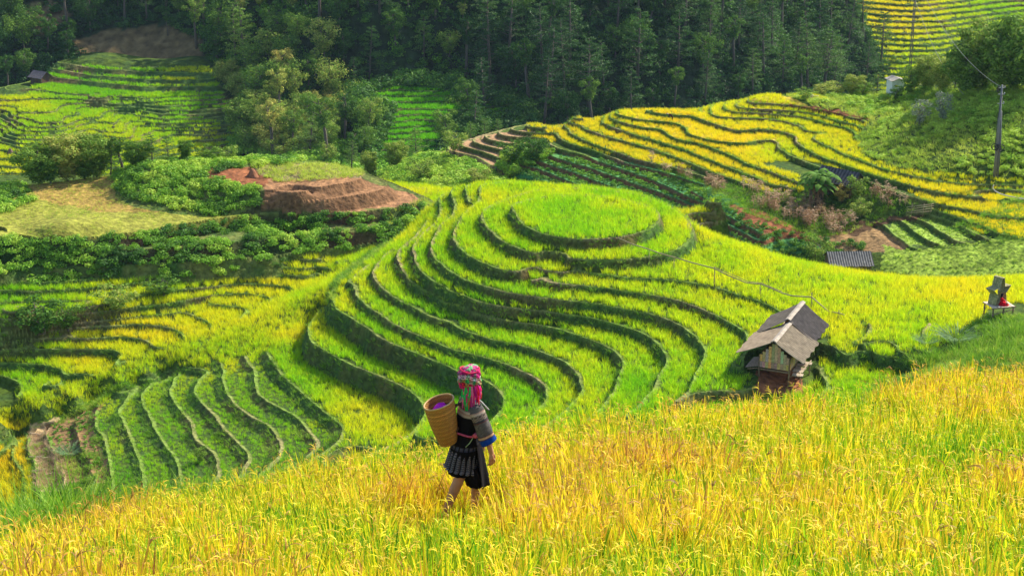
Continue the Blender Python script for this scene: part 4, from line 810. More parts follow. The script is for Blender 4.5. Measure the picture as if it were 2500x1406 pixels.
def plant(kind, loc, height, tint, label, group=None, name=None, wide=1.0, cat=None, lean=0.0):
    i = random.randrange(len(PROTO[kind])); tr, cr = PROTO[kind][i]; s_ = height / PH[kind][i]
    nm = name or {'round': 'broadleaf_tree', 'dense': 'broadleaf_tree', 'tall': 'slender_tree', 'pine': 'pine_tree', 'bush': 'bush', 'grey': 'shrub', 'cone': 'young_pine_tree'}[kind]
    o = bpy.data.objects.new(nm, None); C.objects.link(o); o.location = loc; o.rotation_euler = (random.gauss(0, .04) + lean, random.gauss(0, .05), random.uniform(0, 6.283)); o.scale = (s_ * wide, s_ * wide, s_)
    o['label'] = label; o['category'] = cat or ('bush' if kind in ('bush', 'grey') else 'tree')
    if group: o['group'] = group
    a = bpy.data.objects.new('trunk', tr); link(a, o); b = bpy.data.objects.new('crown', cr); link(b, o); b['tint'] = float(tint); return o
def slope_at(u, v):
    return HS.at(u, v, 300, 470)
# forest: jittered spread over the wooded slope
cand = []
for i in range(9000):
    r = math.sqrt(random.uniform(305 ** 2, 430 ** 2)); s_ = random.uniform(-.31, .22); cand.append((s_ * r, r))
cx = np.array(cand); hz = HS.ev(cx[:, 0], cx[:, 1])[0]; CU, CV = proj(cx[:, 0], cx[:, 1], hz)
NOTREE = [[(180,100),(250,70),(400,62),(490,95),(510,165),(400,175),(190,165)], [(80,150),(510,160),(580,230),(610,360),(560,470),(-80,470),(-80,240),(80,220)], [(880,228),(1000,205),(1120,215),(1260,250),(1260,290),(1120,300),(1090,370),(1060,420),(880,420),(930,330)],
          [(2070,-80),(2600,-80),(2600,260),(2200,190),(2130,110)], [(20,10),(120,-20),(190,30),(100,100)], [(880,90),(1000,60),(1080,200),(900,215)]]
keep = []; used_xy = []
for i in range(len(cx)):
    u, v = CU[i], CV[i]
    if not (-60 < u < 2200 and 8 < v < 410): continue
    if v > 330 and u < 850:
        if not (590 < u < 860 and v < 395): continue
    if u > 850 and v > np.interp(u, [850,1000,1250,1400,1800,2000,2200], [400,400,350,330,275,250,215]): continue
    if any(inpoly(np.array([u]), np.array([v]), p)[0] for p in NOTREE[:-1]): continue
    if inpoly(np.array([u]), np.array([v]), NOTREE[-1])[0] and random.random() < .7: continue
    sp = 4.0 if u < 1150 else 4.3
    if any((x - cx[i][0]) ** 2 + (y - cx[i][1]) ** 2 < sp * sp for x, y in used_xy): continue
    used_xy.append(tuple(cx[i])); keep.append((u, v, cx[i][0], cx[i][1], hz[i]))
keep.sort(key=lambda k: -k[1]); keep = keep[:268]
print('forest trees', len(keep))
def zone_of(u, v):  # zone words and a leaf tint raised for sun, lowered for shade
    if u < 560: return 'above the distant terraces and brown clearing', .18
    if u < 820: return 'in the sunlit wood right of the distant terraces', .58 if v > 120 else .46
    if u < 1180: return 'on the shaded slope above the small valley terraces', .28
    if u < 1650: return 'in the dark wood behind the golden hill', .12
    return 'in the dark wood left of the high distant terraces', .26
for u, v, x, y, z in keep:
    zn, ti = zone_of(u, v); rr = random.random()
    kind = ('pine' if rr < .62 else 'tall' if rr < .74 else 'round') if u > 1150 else ('pine' if rr < .12 else 'tall' if rr < .30 else 'round')
    h = random.uniform(10, 17) if kind == 'pine' else random.uniform(9, 13) if kind == 'tall' else random.uniform(5.5, 9.5)
    if u < 1150 and kind == 'pine': h *= .8
    nm = {'pine': 'pine tree', 'tall': 'slender bare-trunked tree', 'round': 'bushy broadleaf tree'}[kind]
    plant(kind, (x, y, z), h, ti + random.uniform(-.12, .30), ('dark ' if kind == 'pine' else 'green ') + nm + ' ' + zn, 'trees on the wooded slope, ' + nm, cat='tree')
# trees and bushes one can point at: hill, u, v of the foot, height in sight-line pixels, kind, tint, width factor, label
SINGLES = [
 (HS,480,118,118,'tall',.50,1.0,'tall slender tree at the right corner of the brown clearing'),
 (HS,541,128,92,'pine',.72,1.0,'light green pine right of the brown clearing'),
 (HS,660,150,75,'round',.62,1.1,'pale spreading tree high in the sunlit wood'),
 (HS,705,235,85,'round',.60,1.0,'pale green rounded tree in the middle of the sunlit wood'),
 (HS,770,190,70,'tall',.74,.9,'yellow-green slender tree in the sunlit wood'),
 (HS,850,285,85,'round',.60,.9,'yellow-topped tree left of the small valley terraces'),
 (HS,1130,70,60,'tall',.66,1.0,'pale slender tree alone high on the shaded slope'),
 (HS,410,88,60,'tall',.2,.8,'dark thin tree at the top of the brown clearing'),
 (HS,22,240,105,'tall',.2,.8,'dark slender tree at the left edge of the photo'),
 (HB,95,446,92,'dense',.44,1.4,'dark rounded tree, leftmost behind the dry meadow'),
 (HB,125,448,66,'dense',.40,1.2,'low dark tree between the leftmost and the orange-tinged one'),
 (HB,270,420,74,'cone',.50,1.3,'young pine just right of the bright green tree'),
 (HB,335,404,64,'dense',.50,1.3,'leafy tree above the left end of the shrubby mound'),
 (HB,412,396,62,'cone',.45,1.3,'feathery small pine left of the low dark tree'),
 (HB,505,388,38,'bush',.55,1.6,'light bush on the skyline of the shrubby mound'),
 (HB,560,384,34,'bush',.62,1.6,'second light bush along the skyline of the shrubby mound'),
 (HB,165,440,108,'dense',.70,1.25,'orange-tinged tree behind the dry meadow'),
 (HB,238,424,100,'dense',.52,1.2,'bright green tree behind the dry meadow'),
 (HB,300,412,86,'tall',.40,1.5,'grey-green tree right of the bright green one behind the meadow'),
 (HB,372,398,72,'pine',.42,1.2,'feathery grey-green tree in front of the distant terraces'),
 (HB,450,392,50,'dense',.42,1.1,'low dark tree behind the shrubby mound'),
 (HB,205,400,60,'dense',.42,1.3,'dull green tree half hidden behind the orange-tinged tree'),
 (HR,2140,226,55,'cone',.55,1.3,'bright green bush left of the white shed'),
 (HR,2045,230,40,'bush',.75,1.2,'yellow-green bush at the hill crest left of the white shed'),
 (HR,2220,232,66,'bush',.5,.8,'upright bush against the right side of the white shed'),
 (HR,2268,218,80,'dense',.66,1.15,'ochre rounded tree right of the white shed'),
 (HR,2235,205,50,'dense',.70,1.1,'ochre-tipped tree just behind the white shed'),
 (HR,2330,222,66,'cone',.62,1.2,'young green pine between the ochre trees'),
 (HR,2395,214,150,'dense',.56,1.05,'large ochre-crowned tree at the right hilltop'),
 (HR,2478,216,160,'dense',.45,1.0,'large dark tree at the right edge of the hilltop'),
 (HR,2440,200,138,'pine',.35,.9,'dark pine between the two large hilltop trees'),
 (HR,2340,190,100,'pine',.22,1.1,'blue-green pine sloping down left of the hilltop trees'),
 (HR,2440,228,150,'dense',.62,1.2,'ochre-tipped dark tree in the middle of the hilltop grove'),
 (HR,2360,228,112,'dense',.55,1.2,'lower dark tree at the left foot of the hilltop grove'),
 (HR,2525,226,175,'dense',.5,1.2,'tall dark tree cut off by the right edge of the photo'),
 (HR,2302,224,74,'dense',.72,1.1,'yellowish rounded tree between the white shed and the hilltop grove'),
 (HR,1965,243,26,'bush',.62,1.6,'low bush at the left end of the crest thicket'),
 (HR,2005,236,32,'bush',.7,1.5,'second bush of the crest thicket from the left'),
 (HR,2085,226,50,'dense',.78,1.2,'yellow-green tree in the crest thicket left of the bright green bush'),
 (HR,2110,236,34,'bush',.60,1.5,'low bush in front of the crest thicket'),
 (HR,2190,246,34,'bush',.35,1.5,'dark bush just below the white shed'),
 (HR,2245,308,64,'grey',.5,1.0,'grey-green shrub on the knoll, left of a pair'),
 (HR,2302,300,74,'grey',.45,.9,'grey-green shrub on the knoll, right of a pair'),
 (HR,1992,650,70,'bush',.66,1.0,'small yellowish tree left of the tiled shed roof'),
 (HR,2052,496,42,'bush',.92,1.0,'round yellow bush below the thatched garden hut'),
 (HR,2036,474,42,'bush',.50,1.0,'bright green bush between banana plant and garden hut'),
 (HR,2092,490,60,'bush',.62,1.0,'sprawling yellow-green bush right of the garden hut'),
 (HR,2100,530,40,'bush',.66,1.6,'low leafy bush below the garden hut'),
 (HR,1255,398,52,'bush',.25,1.3,'dark green bush left of the golden terraces'),
 (HR,1305,396,56,'bush',.22,1.2,'dark green bush at the corner of the vegetable terraces'),
 (HR,1110,372,48,'bush',.62,1.2,'bright bush on the bank below the brown steps'),
 (HR,1165,452,42,'bush',.66,1.3,'bright bush halfway down the green gully bank'),
 (HR,1030,440,48,'bush',.66,1.4,'bright spreading bush at the left of the green gully'),
 (HM,288,760,62,'bush',.60,1.6,'rounded green bush on the second left rice terrace'),
 (HM,100,820,88,'bush',.28,1.5,'dark bush at the left end of the valley terraces'),
 (HM,165,802,56,'bush',.34,1.5,'dark bush beside the larger one on the left valley terraces'),
 (HM,400,724,44,'bush',.42,2.2,'low dark bush on the bank between upper left rice strips'),
 (HM,672,662,34,'bush',.3,1.4,'dark bush where the left rice strip ends'),
 (HM,490,1128,40,'bush',.62,.9,'pale leafy bush on the bund of the bright fan terraces'),
]
for hill, u, v, hp, kind, ti, wd, lab in SINGLES:
    p = hill.at(u, v); px = FPX / (p.y * CP + p.z * SP); plant(kind, p, hp / px * 1.04, ti, lab, None, wide=wd, name='small_tree' if 'small yellowish tree' in lab else None, cat='tree' if ' tree' in lab or 'pine' in lab else 'bush')
# row of young trees in the gap behind the saddle (stand on the valley side below the brown steps)
def vp(u, v, d): return Vector(PD(u, v, d))
for u, v, hp, kind, ti, wd, lab in ((858,425,82,'pine',.62,1.1,'dark-trunked pine right of the brown hill crest'), (905,428,56,'dense',.66,1.2,'leafy yellow-green tree beside the dark-trunked pine'), (965,412,64,'dense',.62,1.0,'rounded tree above the saddle'),
    (1018,395,82,'cone',.75,1.0,'bright young pine above the brown steps'), (1095,362,60,'cone',.66,1.0,'young pine left of a row behind the brown steps'), (1150,352,54,'cone',.60,1.0,'young pine in the middle of the row behind the brown steps'),
    (1185,345,56,'cone',.62,1.0,'young pine next to the last one behind the brown steps'), (1218,338,48,'cone',.55,1.0,'last young pine of the row behind the brown steps'), (900,455,40,'bush',.6,1.6,'low leafy bush under the dark-trunked pine'), (940,470,40,'bush',.66,1.6,'low leafy bush above the saddle')):
    d = 232 + (20 if u > 1000 else 0); p = vp(u, v, d); px = FPX / (p.y * CP + p.z * SP); plant(kind, p, hp / px * 1.04, ti, lab, None, wide=wd, cat='tree' if ' tree' in lab or 'pine ' in lab[:25] or kind == 'cone' or kind == 'pine' else 'bush')
for k, (u, v, hp) in enumerate(((640,372,66),(690,392,60),(735,380,56),(665,350,70),(600,330,84),(625,300,80),(720,350,60),(590,250,70),(560,215,64),(700,320,70),(760,365,60),(800,400,50),(740,300,74),(840,330,66))):
    p = slope_at(u, v); px = FPX / (p.y * CP + p.z * SP); plant('dense' if k not in (1, 2, 6, 11) else 'bush', p, hp / px, .58 + .05 * (k % 3), 'pale green sunlit tree at the foot of the wood behind the brown hill', 'sunlit trees behind the brown hill', wide=1.2, cat='tree')
# banana plant in front of the garden hut
def banana():
    random.seed(5); b = MB(); v, f = [], []; root = bpy.data.objects.new('banana_plant', None); C.objects.link(root); p = HR.at(1992, 500); root.location = p
    root['label'] = 'tall banana plant with ragged leaves beside the garden hut'; root['category'] = 'banana plant'
    for x, y, h, ln in ((0, 0, 3.3, .1), (.55, .2, 2.9, .25), (-.5, .1, 2.6, -.2), (.2, -.4, 2.2, .05)):
        tube(v, f, [(x, y, -.3), (x + ln * .5, y, h * .5), (x + ln, y, h)], [.2, .16, .1], 8)
        top = Vector((x + ln, y, h))
        for k in range(9):
            a = k * 2.4 + random.uniform(-.3, .3); up = random.uniform(.5, 1.6); d = Vector((math.cos(a), math.sin(a), up)).normalized(); q_ = top.copy(); L0 = random.uniform(1.9, 2.7); seg = 9; n0 = len(b.v)
            side = d.cross(Vector((0, 0, 1))).normalized()
            for i in range(seg + 1):
                t = i / seg; w_ = .36 * max(.001, math.sin(3.1416 * min(1, .12 + .88 * t))) ** .7 * (1 if i < seg else .2) * random.uniform(.75, 1.1); br = random.uniform(.4, 1)
                b.v += [tuple(q_ - side * w_ - Vector((0, 0, w_ * .4))), tuple(q_), tuple(q_ + side * w_ - Vector((0, 0, w_ * .4)))]; b.c += [(br, 0)] * 3
                d = (d + Vector((0, 0, -.22 - .1 * t))).normalized(); q_ = q_ + d * (L0 / seg)
            for i in range(seg):
                if random.random() < .93: b.f.append((n0 + 3 * i, n0 + 3 * i + 1, n0 + 3 * i + 4, n0 + 3 * i + 3)); b.m.append(0)
                if random.random() < .93: b.f.append((n0 + 3 * i + 1, n0 + 3 * i + 2, n0 + 3 * i + 5, n0 + 3 * i + 4)); b.m.append(0)
        for k in range(7):
            a = random.uniform(0, 6.28); b2 = Vector((x, y, h * random.uniform(.55, .95)))
            dry.blade(tuple(b2), (math.cos(a), math.sin(a), .2), random.uniform(1.2, 2.0), .3, 4, 4.0, random.uniform(.3, .9), 0, .8)
    link(bpy.data.objects.new('trunk', mesh_from('banana_trunk', v, f, M_BARK)), root)
    c = bpy.data.objects.new('leaves', b.mesh('banana_leaves', [M_TREE], True)); link(c, root); c['tint'] = .44
    link(bpy.data.objects.new('dead_leaves', dry.mesh('banana_dead_leaves', [M_DRY])), root)
dry = MB(); banana()
# clump of silvery reed on the bank
b = MB(); random.seed(8)
for i in range(150):
    a = random.uniform(0, 6.283); r = .8 * math.sqrt(random.random()); b.blade((r * math.cos(a), r * math.sin(a), 0), (.7 * math.cos(a), .7 * math.sin(a), 1), random.uniform(1.2, 1.9), .05, 5, 1.3, random.uniform(.4, 1), .1, .6)
M_REED = leaf_mat('reed_leaf', [(0, (.10,.22,.06)), (1, (.26,.38,.18))], .4, .4, .2, attr='OBJECT')
for u, v, s_, lab in ((2335, 832, 1.0, 'large clump of silvery green reed grass on the bank right of the fields'), (2262, 838, .6, 'small clump of reed grass beside the large silvery clump'), (172, 1108, .75, 'bright reed clump between the brown seedling terraces')):
    p = HM.at(u, v); me = b.mesh('reed_blades', [M_REED]); o = bpy.data.objects.new('reed_clump', me); link(o); o.location = p; o.scale = (s_,) * 3; o['label'] = lab; o['category'] = 'reed clump'; o['tint'] = .5
# ------------------------------------------------------------------ built things
random.seed(4)
def colmat(name, rough=.8, spec=.2, nscale=20, nvar=.25, bump=.2, bdist=.01, attr='col', trans=0):
    m, nt = newmat(name); out = N(nt, 'ShaderNodeOutputMaterial'); bs = N(nt, 'ShaderNodeBsdfPrincipled'); bs.inputs['Roughness'].default_value = rough; bs.inputs['Specular IOR Level'].default_value = spec
    at = N(nt, 'ShaderNodeAttribute', attribute_name=attr); tc = N(nt, 'ShaderNodeTexCoord'); n1 = N(nt, 'ShaderNodeTexNoise'); n1.inputs['Scale'].default_value = nscale; n1.inputs['Detail'].default_value = 5; L(nt, tc.outputs['Object'], n1.inputs['Vector'])
    mr = N(nt, 'ShaderNodeMapRange'); mr.inputs[1].default_value = .3; mr.inputs[2].default_value = .7; mr.inputs[3].default_value = 1 - nvar; mr.inputs[4].default_value = 1 + nvar; L(nt, n1.outputs['Fac'], mr.inputs[0])
    mx = N(nt, 'ShaderNodeVectorMath', operation='SCALE'); L(nt, at.outputs['Color'], mx.inputs[0]); L(nt, mr.outputs[0], mx.inputs['Scale']); L(nt, mx.outputs[0], bs.inputs['Base Color'])
    bp = N(nt, 'ShaderNodeBump'); bp.inputs['Strength'].default_value = bump; bp.inputs['Distance'].default_value = bdist; L(nt, n1.outputs['Fac'], bp.inputs['Height']); L(nt, bp.outputs[0], bs.inputs['Normal'])
    if trans:
        tr = N(nt, 'ShaderNodeBsdfTranslucent'); L(nt, mx.outputs[0], tr.inputs[0]); ms = N(nt, 'ShaderNodeMixShader'); ms.inputs[0].default_value = trans; L(nt, bs.outputs[0], ms.inputs[1]); L(nt, tr.outputs[0], ms.inputs[2]); L(nt, ms.outputs[0], out.inputs[0])
    else: L(nt, bs.outputs[0], out.inputs[0])
    return m
M_WOOD = colmat('weathered_wood', .85, .15, 9, .35, .5, .01); M_ROOF = colmat('roof_sheet', .9, .08, 3.5, .22, .2, .01); M_CLOTH = colmat('cloth', .9, .1, 60, .15, .15, .002, trans=.12); M_SKIN = colmat('skin', .5, .3, 12, .08, .1, .002); M_BASKET = colmat('basket_bamboo', .55, .35, 50, .2, .2, .002); M_PLAIN = colmat('painted_metal', .6, .3, 5, .12, .1, .005)
class GB:
    """coloured mesh builder"""
    def __init__(s): s.v = []; s.f = []; s.c = []
    def add(s, vs, fs, col):
        n = len(s.v); s.v += [tuple(v) for v in vs]; s.f += [tuple(n + i for i in f) for f in fs]; s.c += [tuple(col)] * len(vs)
    def box(s, c, size, col, rz=0., ax=None):
        c = Vector(c); X, Y, Z = ax if ax else (Vector((math.cos(rz), math.sin(rz), 0)), Vector((-math.sin(rz), math.cos(rz), 0)), Vector((0, 0, 1)))
        h = [k * .5 for k in size]; vs = [c + X * (h[0] * i) + Y * (h[1] * j) + Z * (h[2] * k) for i in (-1, 1) for j in (-1, 1) for k in (-1, 1)]
        s.add(vs, [(0,1,3,2),(4,6,7,5),(0,4,5,1),(2,3,7,6),(0,2,6,4),(1,5,7,3)], col)
    def bar(s, a, b, w, h, col):
        a, b = Vector(a), Vector(b); d = (b - a); l = d.length; d.normalize(); sd = d.cross(Vector((0, 0, 1))); sd = sd.normalized() if sd.length > .02 else Vector((1, 0, 0)); s.box((a + b) / 2, (l, w, h), col, ax=(d, sd, sd.cross(d)))
    def tube(s, pts, rads, col, seg=8, cap=True):
        v, f = [], []; tube(v, f, pts, rads if hasattr(rads, '__len__') else [rads] * len(pts), seg, cap); s.add(v, f, col)
    def obj(s, name, mat, parent=None, smooth=False, **props):
        me = bpy.data.meshes.new(name); me.from_pydata(s.v, [], s.f); a = me.color_attributes.new('col', 'FLOAT_COLOR', 'POINT'); d = np.ones((len(s.v), 4), np.float32); d[:, :3] = np.array(s.c); a.data.foreach_set('color', d.ravel()); me.materials.append(mat)
        if smooth: me.polygons.foreach_set('use_smooth', np.full(len(me.polygons), True))
        o = bpy.data.objects.new(name, me); link(o, parent, **props); return o
def root(name, loc, rz=0, label=None, cat=None, group=None):
    o = bpy.data.objects.new(name, None); C.objects.link(o); o.location = loc; o.rotation_euler = (0, 0, rz); o['label'] = label; o['category'] = cat
    if group: o['group'] = group
    return o
def roof_slope(ridge_a, ridge_b, drop, out, col, waves, amp=.028, th=.03, spots=None):
    """corrugated sheet from the ridge line down to the eave; out = horizontal run, drop = fall"""
    g = GB(); A, B = Vector(ridge_a), Vector(ridge_b); d = (B - A).normalized(); dn = Vector(out) + Vector((0, 0, -drop)); nrm = d.cross(dn).normalized(); nrm = nrm if nrm.z > 0 else -nrm
    n = waves * 4; m = 6; vs = []; cs = []
    for lay in (0, 1):
        for i in range(n + 1):
            for j in range(m + 1):
                t = i / n; s_ = j / m; p = A.lerp(B, t) + dn * s_ + nrm * (amp * math.sin(6.28318 * waves * t) - lay * th - .05 * math.sin(3.14 * s_)) + dn * (.02 * math.sin(i * 12.9) * (j == m))
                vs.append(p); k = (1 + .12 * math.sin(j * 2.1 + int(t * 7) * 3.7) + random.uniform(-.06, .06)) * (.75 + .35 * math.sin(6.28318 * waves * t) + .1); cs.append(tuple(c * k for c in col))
    S = (n + 1) * (m + 1); fs = []
    for i in range(n):
        for j in range(m):
            a = i * (m + 1) + j; fs += [(a, a + 1, a + m + 2, a + m + 1), (S + a + m + 1, S + a + m + 2, S + a + 1, S + a)]
    for i in range(n): a = i * (m + 1) + m; b = a + m + 1; fs.append((a, S + a, S + b, b)); a -= m; b -= m; fs.append((b, S + b, S + a, a))
    for j in range(m): a = j; fs.append((a, S + a, S + a + 1, a + 1)); a = n * (m + 1) + j; fs.append((a + 1, S + a + 1, S + a, a))
    g.v = [tuple(v) for v in vs]; g.f = fs; g.c = cs; return g
GREY = (.30, .28, .25); DARKG = (.13, .125, .125)
def plank_wall(a, b, z0, z1a, z1b, cols, n=9, th=.03, tiers=2, apex=None):
    g = GB(); a, b = Vector(a), Vector(b); d = (b - a); l = d.length; d.normalize(); nr = Vector((-d.y, d.x, 0))
    for i in range(n):
        t0, t1 = i / n, (i + 1) / n; tm = (t0 + t1) / 2
        top = z1a + (z1b - z1a) * tm
        if apex is not None: top = max(top, apex - abs(tm - .5) * 2 * (apex - min(z1a, z1b)))
        cut = z0 + (min(z1a, z1b) - z0) * .52
        for k in range(tiers):
            lo, hi = (z0, cut) if k == 0 and tiers > 1 else (cut + .012 if tiers > 1 else z0, top)
            c = random.choice(cols); c = tuple(x * random.uniform(.75, 1.2) for x in c)
            g.box(a + d * (l * tm) + Vector((0, 0, (lo + hi) / 2)) + nr * random.uniform(-.006, .006), (l / n - .012, th, hi - lo), c, math.atan2(d.y, d.x))
    return g
PL = [(.52,.33,.17), (.58,.40,.25), (.70,.42,.15), (.44,.30,.19), (.74,.44,.13), (.54,.40,.27)]
# -- granary huts
hp_ = HM.at(1888, 934, 105, 135); HRZ = math.atan2(-.40, .92)
def hut(name, base, rz, w, ln, floor, eave, ridge, oL, oR, colL, colR, label, back=False):
    r = root(name, base, rz, label, 'hut'); hw = w / 2
    for k, (x, y) in enumerate(((-hw, 0), (hw, 0), (-hw, ln * .5), (hw, ln * .5), (-hw, ln), (hw, ln))):
        g = GB(); g.tube([(x, y, -.8), (x, y, eave - .05 if abs(x) else ridge)], [.075, .06], (.20, .13, .07), 7); g.obj('post', M_WOOD, r, True)
    g = GB(); g.bar((-hw - .1, 0, floor - .1), (hw + .1, 0, floor - .1), .08, .12, (.22, .14, .08)); g.bar((-hw - .1, ln, floor - .1), (hw + .1, ln, floor - .1), .08, .12, (.22, .14, .08)); g.bar((-hw, -.1, floor - .03), (-hw, ln + .1, floor - .03), .08, .1, (.22, .14, .08)); g.bar((hw, -.1, floor - .03), (hw, ln + .1, floor - .03), .08, .1, (.2, .13, .08)); g.obj('floor_beam', M_WOOD, r)
    g = GB()
    for i in range(10): g.box((0, ln * (i + .5) / 10, floor + .045), (w, ln / 10 - .015, .03), random.choice(PL))
    g.obj('floor', M_WOOD, r)
    f0 = plank_wall((-hw, -.02, 0), (hw, -.02, 0), floor + .05, eave - .1, eave - .1, PL, 10, apex=ridge - .22); o = f0.obj('wall', M_WOOD, r); o['label'] = 'gable wall of grey and ochre boards in two tiers'
    plank_wall((hw + .02, 0, 0), (hw + .02, ln, 0), floor + .05, eave - .1, eave - .1, PL, 14).obj('wall', M_WOOD, r); plank_wall((-hw - .02, 0, 0), (-hw - .02, ln, 0), floor + .05, eave - .1, eave - .1, PL, 14).obj('wall', M_WOOD, r); plank_wall((-hw, ln + .02, 0), (hw, ln + .02, 0), floor + .05, eave - .1, eave - .1, PL, 10, apex=ridge - .22).obj('wall', M_WOOD, r)
    a, b = (0, -.38, ridge), (0, ln + .30, ridge + (.0 if not back else .05))
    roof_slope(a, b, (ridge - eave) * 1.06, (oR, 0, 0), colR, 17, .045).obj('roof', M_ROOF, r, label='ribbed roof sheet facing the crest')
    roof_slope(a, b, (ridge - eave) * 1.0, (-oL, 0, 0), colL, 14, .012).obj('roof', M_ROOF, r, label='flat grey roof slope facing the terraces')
    g = GB()
    for i in range(6):
        y0 = -.42 + (ln + .76) * i / 6; y1 = y0 + (ln + .76) / 6 + .03; z = ridge + .05 + random.uniform(-.01, .015)
        for sx in (-1, 1): g.box((sx * .10, (y0 + y1) / 2, z - .035), (.23, y1 - y0, .025), (.40, .34, .27), ax=(Vector((sx * .9, 0, -.42)).normalized(), Vector((0, 1, 0)), Vector((.42 * sx, 0, .9)).normalized()))
    g.obj('ridge_cap', M_ROOF, r); return r
h1 = hut('granary_hut', hp_, HRZ, 2.2, 3.8, 1.02, 2.02, 3.28, 2.75, 2.2, (.42,.31,.20), (.42,.33,.22), 'front wooden hut on stilts with pale ribbed roof and ochre board gable')
g = GB(); g.box((-1.62, 1.0, 1.02), (1.0, 2.1, .04), (.34, .24, .17), ax=(Vector((1, 0, .28)).normalized(), Vector((0, 1, 0)), Vector((-.28, 0, 1)).normalized())); g.bar((-1.1, .1, .95), (-2.0, .1, .72), .06, .06, (.3, .2, .12)); g.obj('side_board', M_WOOD, h1)
g = GB()
for i in range(5): g.box((1.55 + random.uniform(-.1, .1), .4 + i * .62, .72 + .05 * (i % 2)), (.75, .5, .05), random.choice([(.30, .22, .15), (.42, .34, .25), (.22, .16, .1)]), random.uniform(-.15, .15))
g.bar((1.2, .1, .6), (1.95, 3.1, .66), .07, .07, (.3, .2, .13)); g.bar((1.75, .0, .75), (1.9, 3.2, .86), .06, .06, (.42, .33, .22)); g.bar((1.8, .6, -.6), (1.8, .6, .7), .08, .08, (.25, .17, .1)); g.bar((1.9, 2.8, -.6), (1.9, 2.8, .7), .08, .08, (.25, .17, .1)); g.obj('side_rack', M_WOOD, h1)
rzv = Vector((math.cos(HRZ), math.sin(HRZ), 0)); ryv = Vector((-math.sin(HRZ), math.cos(HRZ), 0))
h2 = hut('granary_hut', hp_ + ryv * 4.15 - rzv * .12 + Vector((0, 0, -.08)), HRZ, 2.3, 3.5, 1.0, 2.15, 3.62, 2.45, 2.1, (.20,.16,.12), (.17,.14,.12), 'rear wooden hut with darker ribbed roof, half behind the pale-roofed hut', True)
# -- generic small house
def small_house(name, base, rz, w, ln, eave, ridge, over, wallc, roofc, label, cat='hut', waves=12, planks=8):
    r = root(name, base, rz, label, cat); hw = w / 2
    for a, b, ap in (((-hw, 0, 0), (hw, 0, 0), ridge - .1), ((hw, ln, 0), (-hw, ln, 0), ridge - .1), ((hw, 0, 0), (hw, ln, 0), None), ((-hw, 0, 0), (-hw, ln, 0), None)): plank_wall(a, b, -1.2, eave - .04, eave - .04, wallc, planks, .04, 1, ap).obj('wall', M_WOOD, r)
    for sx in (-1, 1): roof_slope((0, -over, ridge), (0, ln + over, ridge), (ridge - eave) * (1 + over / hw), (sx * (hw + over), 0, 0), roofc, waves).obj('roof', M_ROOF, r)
    return r
gh = HR.at(2062, 478); small_house('garden_hut', gh + Vector((-1.9, 2.6, .2)), R(-133), 2.6, 4.2, 1.5, 2.5, .4, [(.16,.11,.07), (.2,.14,.08)], (.10,.095,.10), 'garden hut with dark ribbed roof behind the banana plant')
sb = Vector((0, 163.6, 0)); sx_ = (2030 - 1250) / FPX
sh_ = P(2025, 632, -52.9); small_house('tiled_shed', Vector((sh_[0] + .1, sh_[1] + .9, -55.0)), R(-88), 3.2, 3.8, 1.75, 2.55, .25, [(.2,.14,.09)], (.17,.165,.16), 'shed with grey ribbed roof sunk behind the crest of the main hill', 'shed', 18)
fh = HF.at(110, 208); small_house('field_hut', fh + Vector((0, .8, .7)), R(60), 2.8, 3.0, 1.1, 2.0, .45, [(.12,.08,.05)], (.12,.11,.12), 'dark little hut on the far side at the left end of the distant terraces')
# white shed
ws = HR.at(2184, 230); r = root('white_shed', ws, R(14), 'small white shed with low gable roof among bushes at the crest', 'shed')
g = GB(); WH = (.75, .75, .74)
for c, s_ in (((0, -.74, .75), (1.6, .06, 2.3)), ((0, .74, .75), (1.6, .06, 2.3)), ((-.77, 0, .75), (.06, 1.42, 2.3)), ((.77, 0, .75), (.06, 1.42, 2.3))): g.box(c, s_, WH)
g.add([(-.8, -.77, 1.9), (.8, -.77, 1.9), (0, -.77, 2.15), (-.8, -.71, 1.9), (.8, -.71, 1.9), (0, -.71, 2.15)], [(0, 1, 2), (5, 4, 3), (0, 3, 4, 1), (1, 4, 5, 2), (2, 5, 3, 0)], WH); g.obj('wall', M_PLAIN, r)
g = GB(); g.box((-.22, -.79, 1.2), (.42, .03, .22), (.45, .03, .02)); g.obj('sign', M_PLAIN, r, label='small red plate'); g = GB(); g.box((-.25, -.79, .62), (.3, .03, .36), (.02, .02, .025)); g.obj('black_plate', M_PLAIN, r)  # red and black plates laid on the wall face, no hole cut
g = GB(); g.box((-.02, -.785, .95), (.03, .02, 1.6), (.4, .4, .38)); g.obj('door_seam', M_PLAIN, r)
for sx in (-1, 1): roof_slope((0, -1.05, 2.22), (0, 1.05, 2.22), .34, (sx * 1.05, 0, 0), (.42, .38, .32), 8, .015).obj('roof', M_ROOF, r)
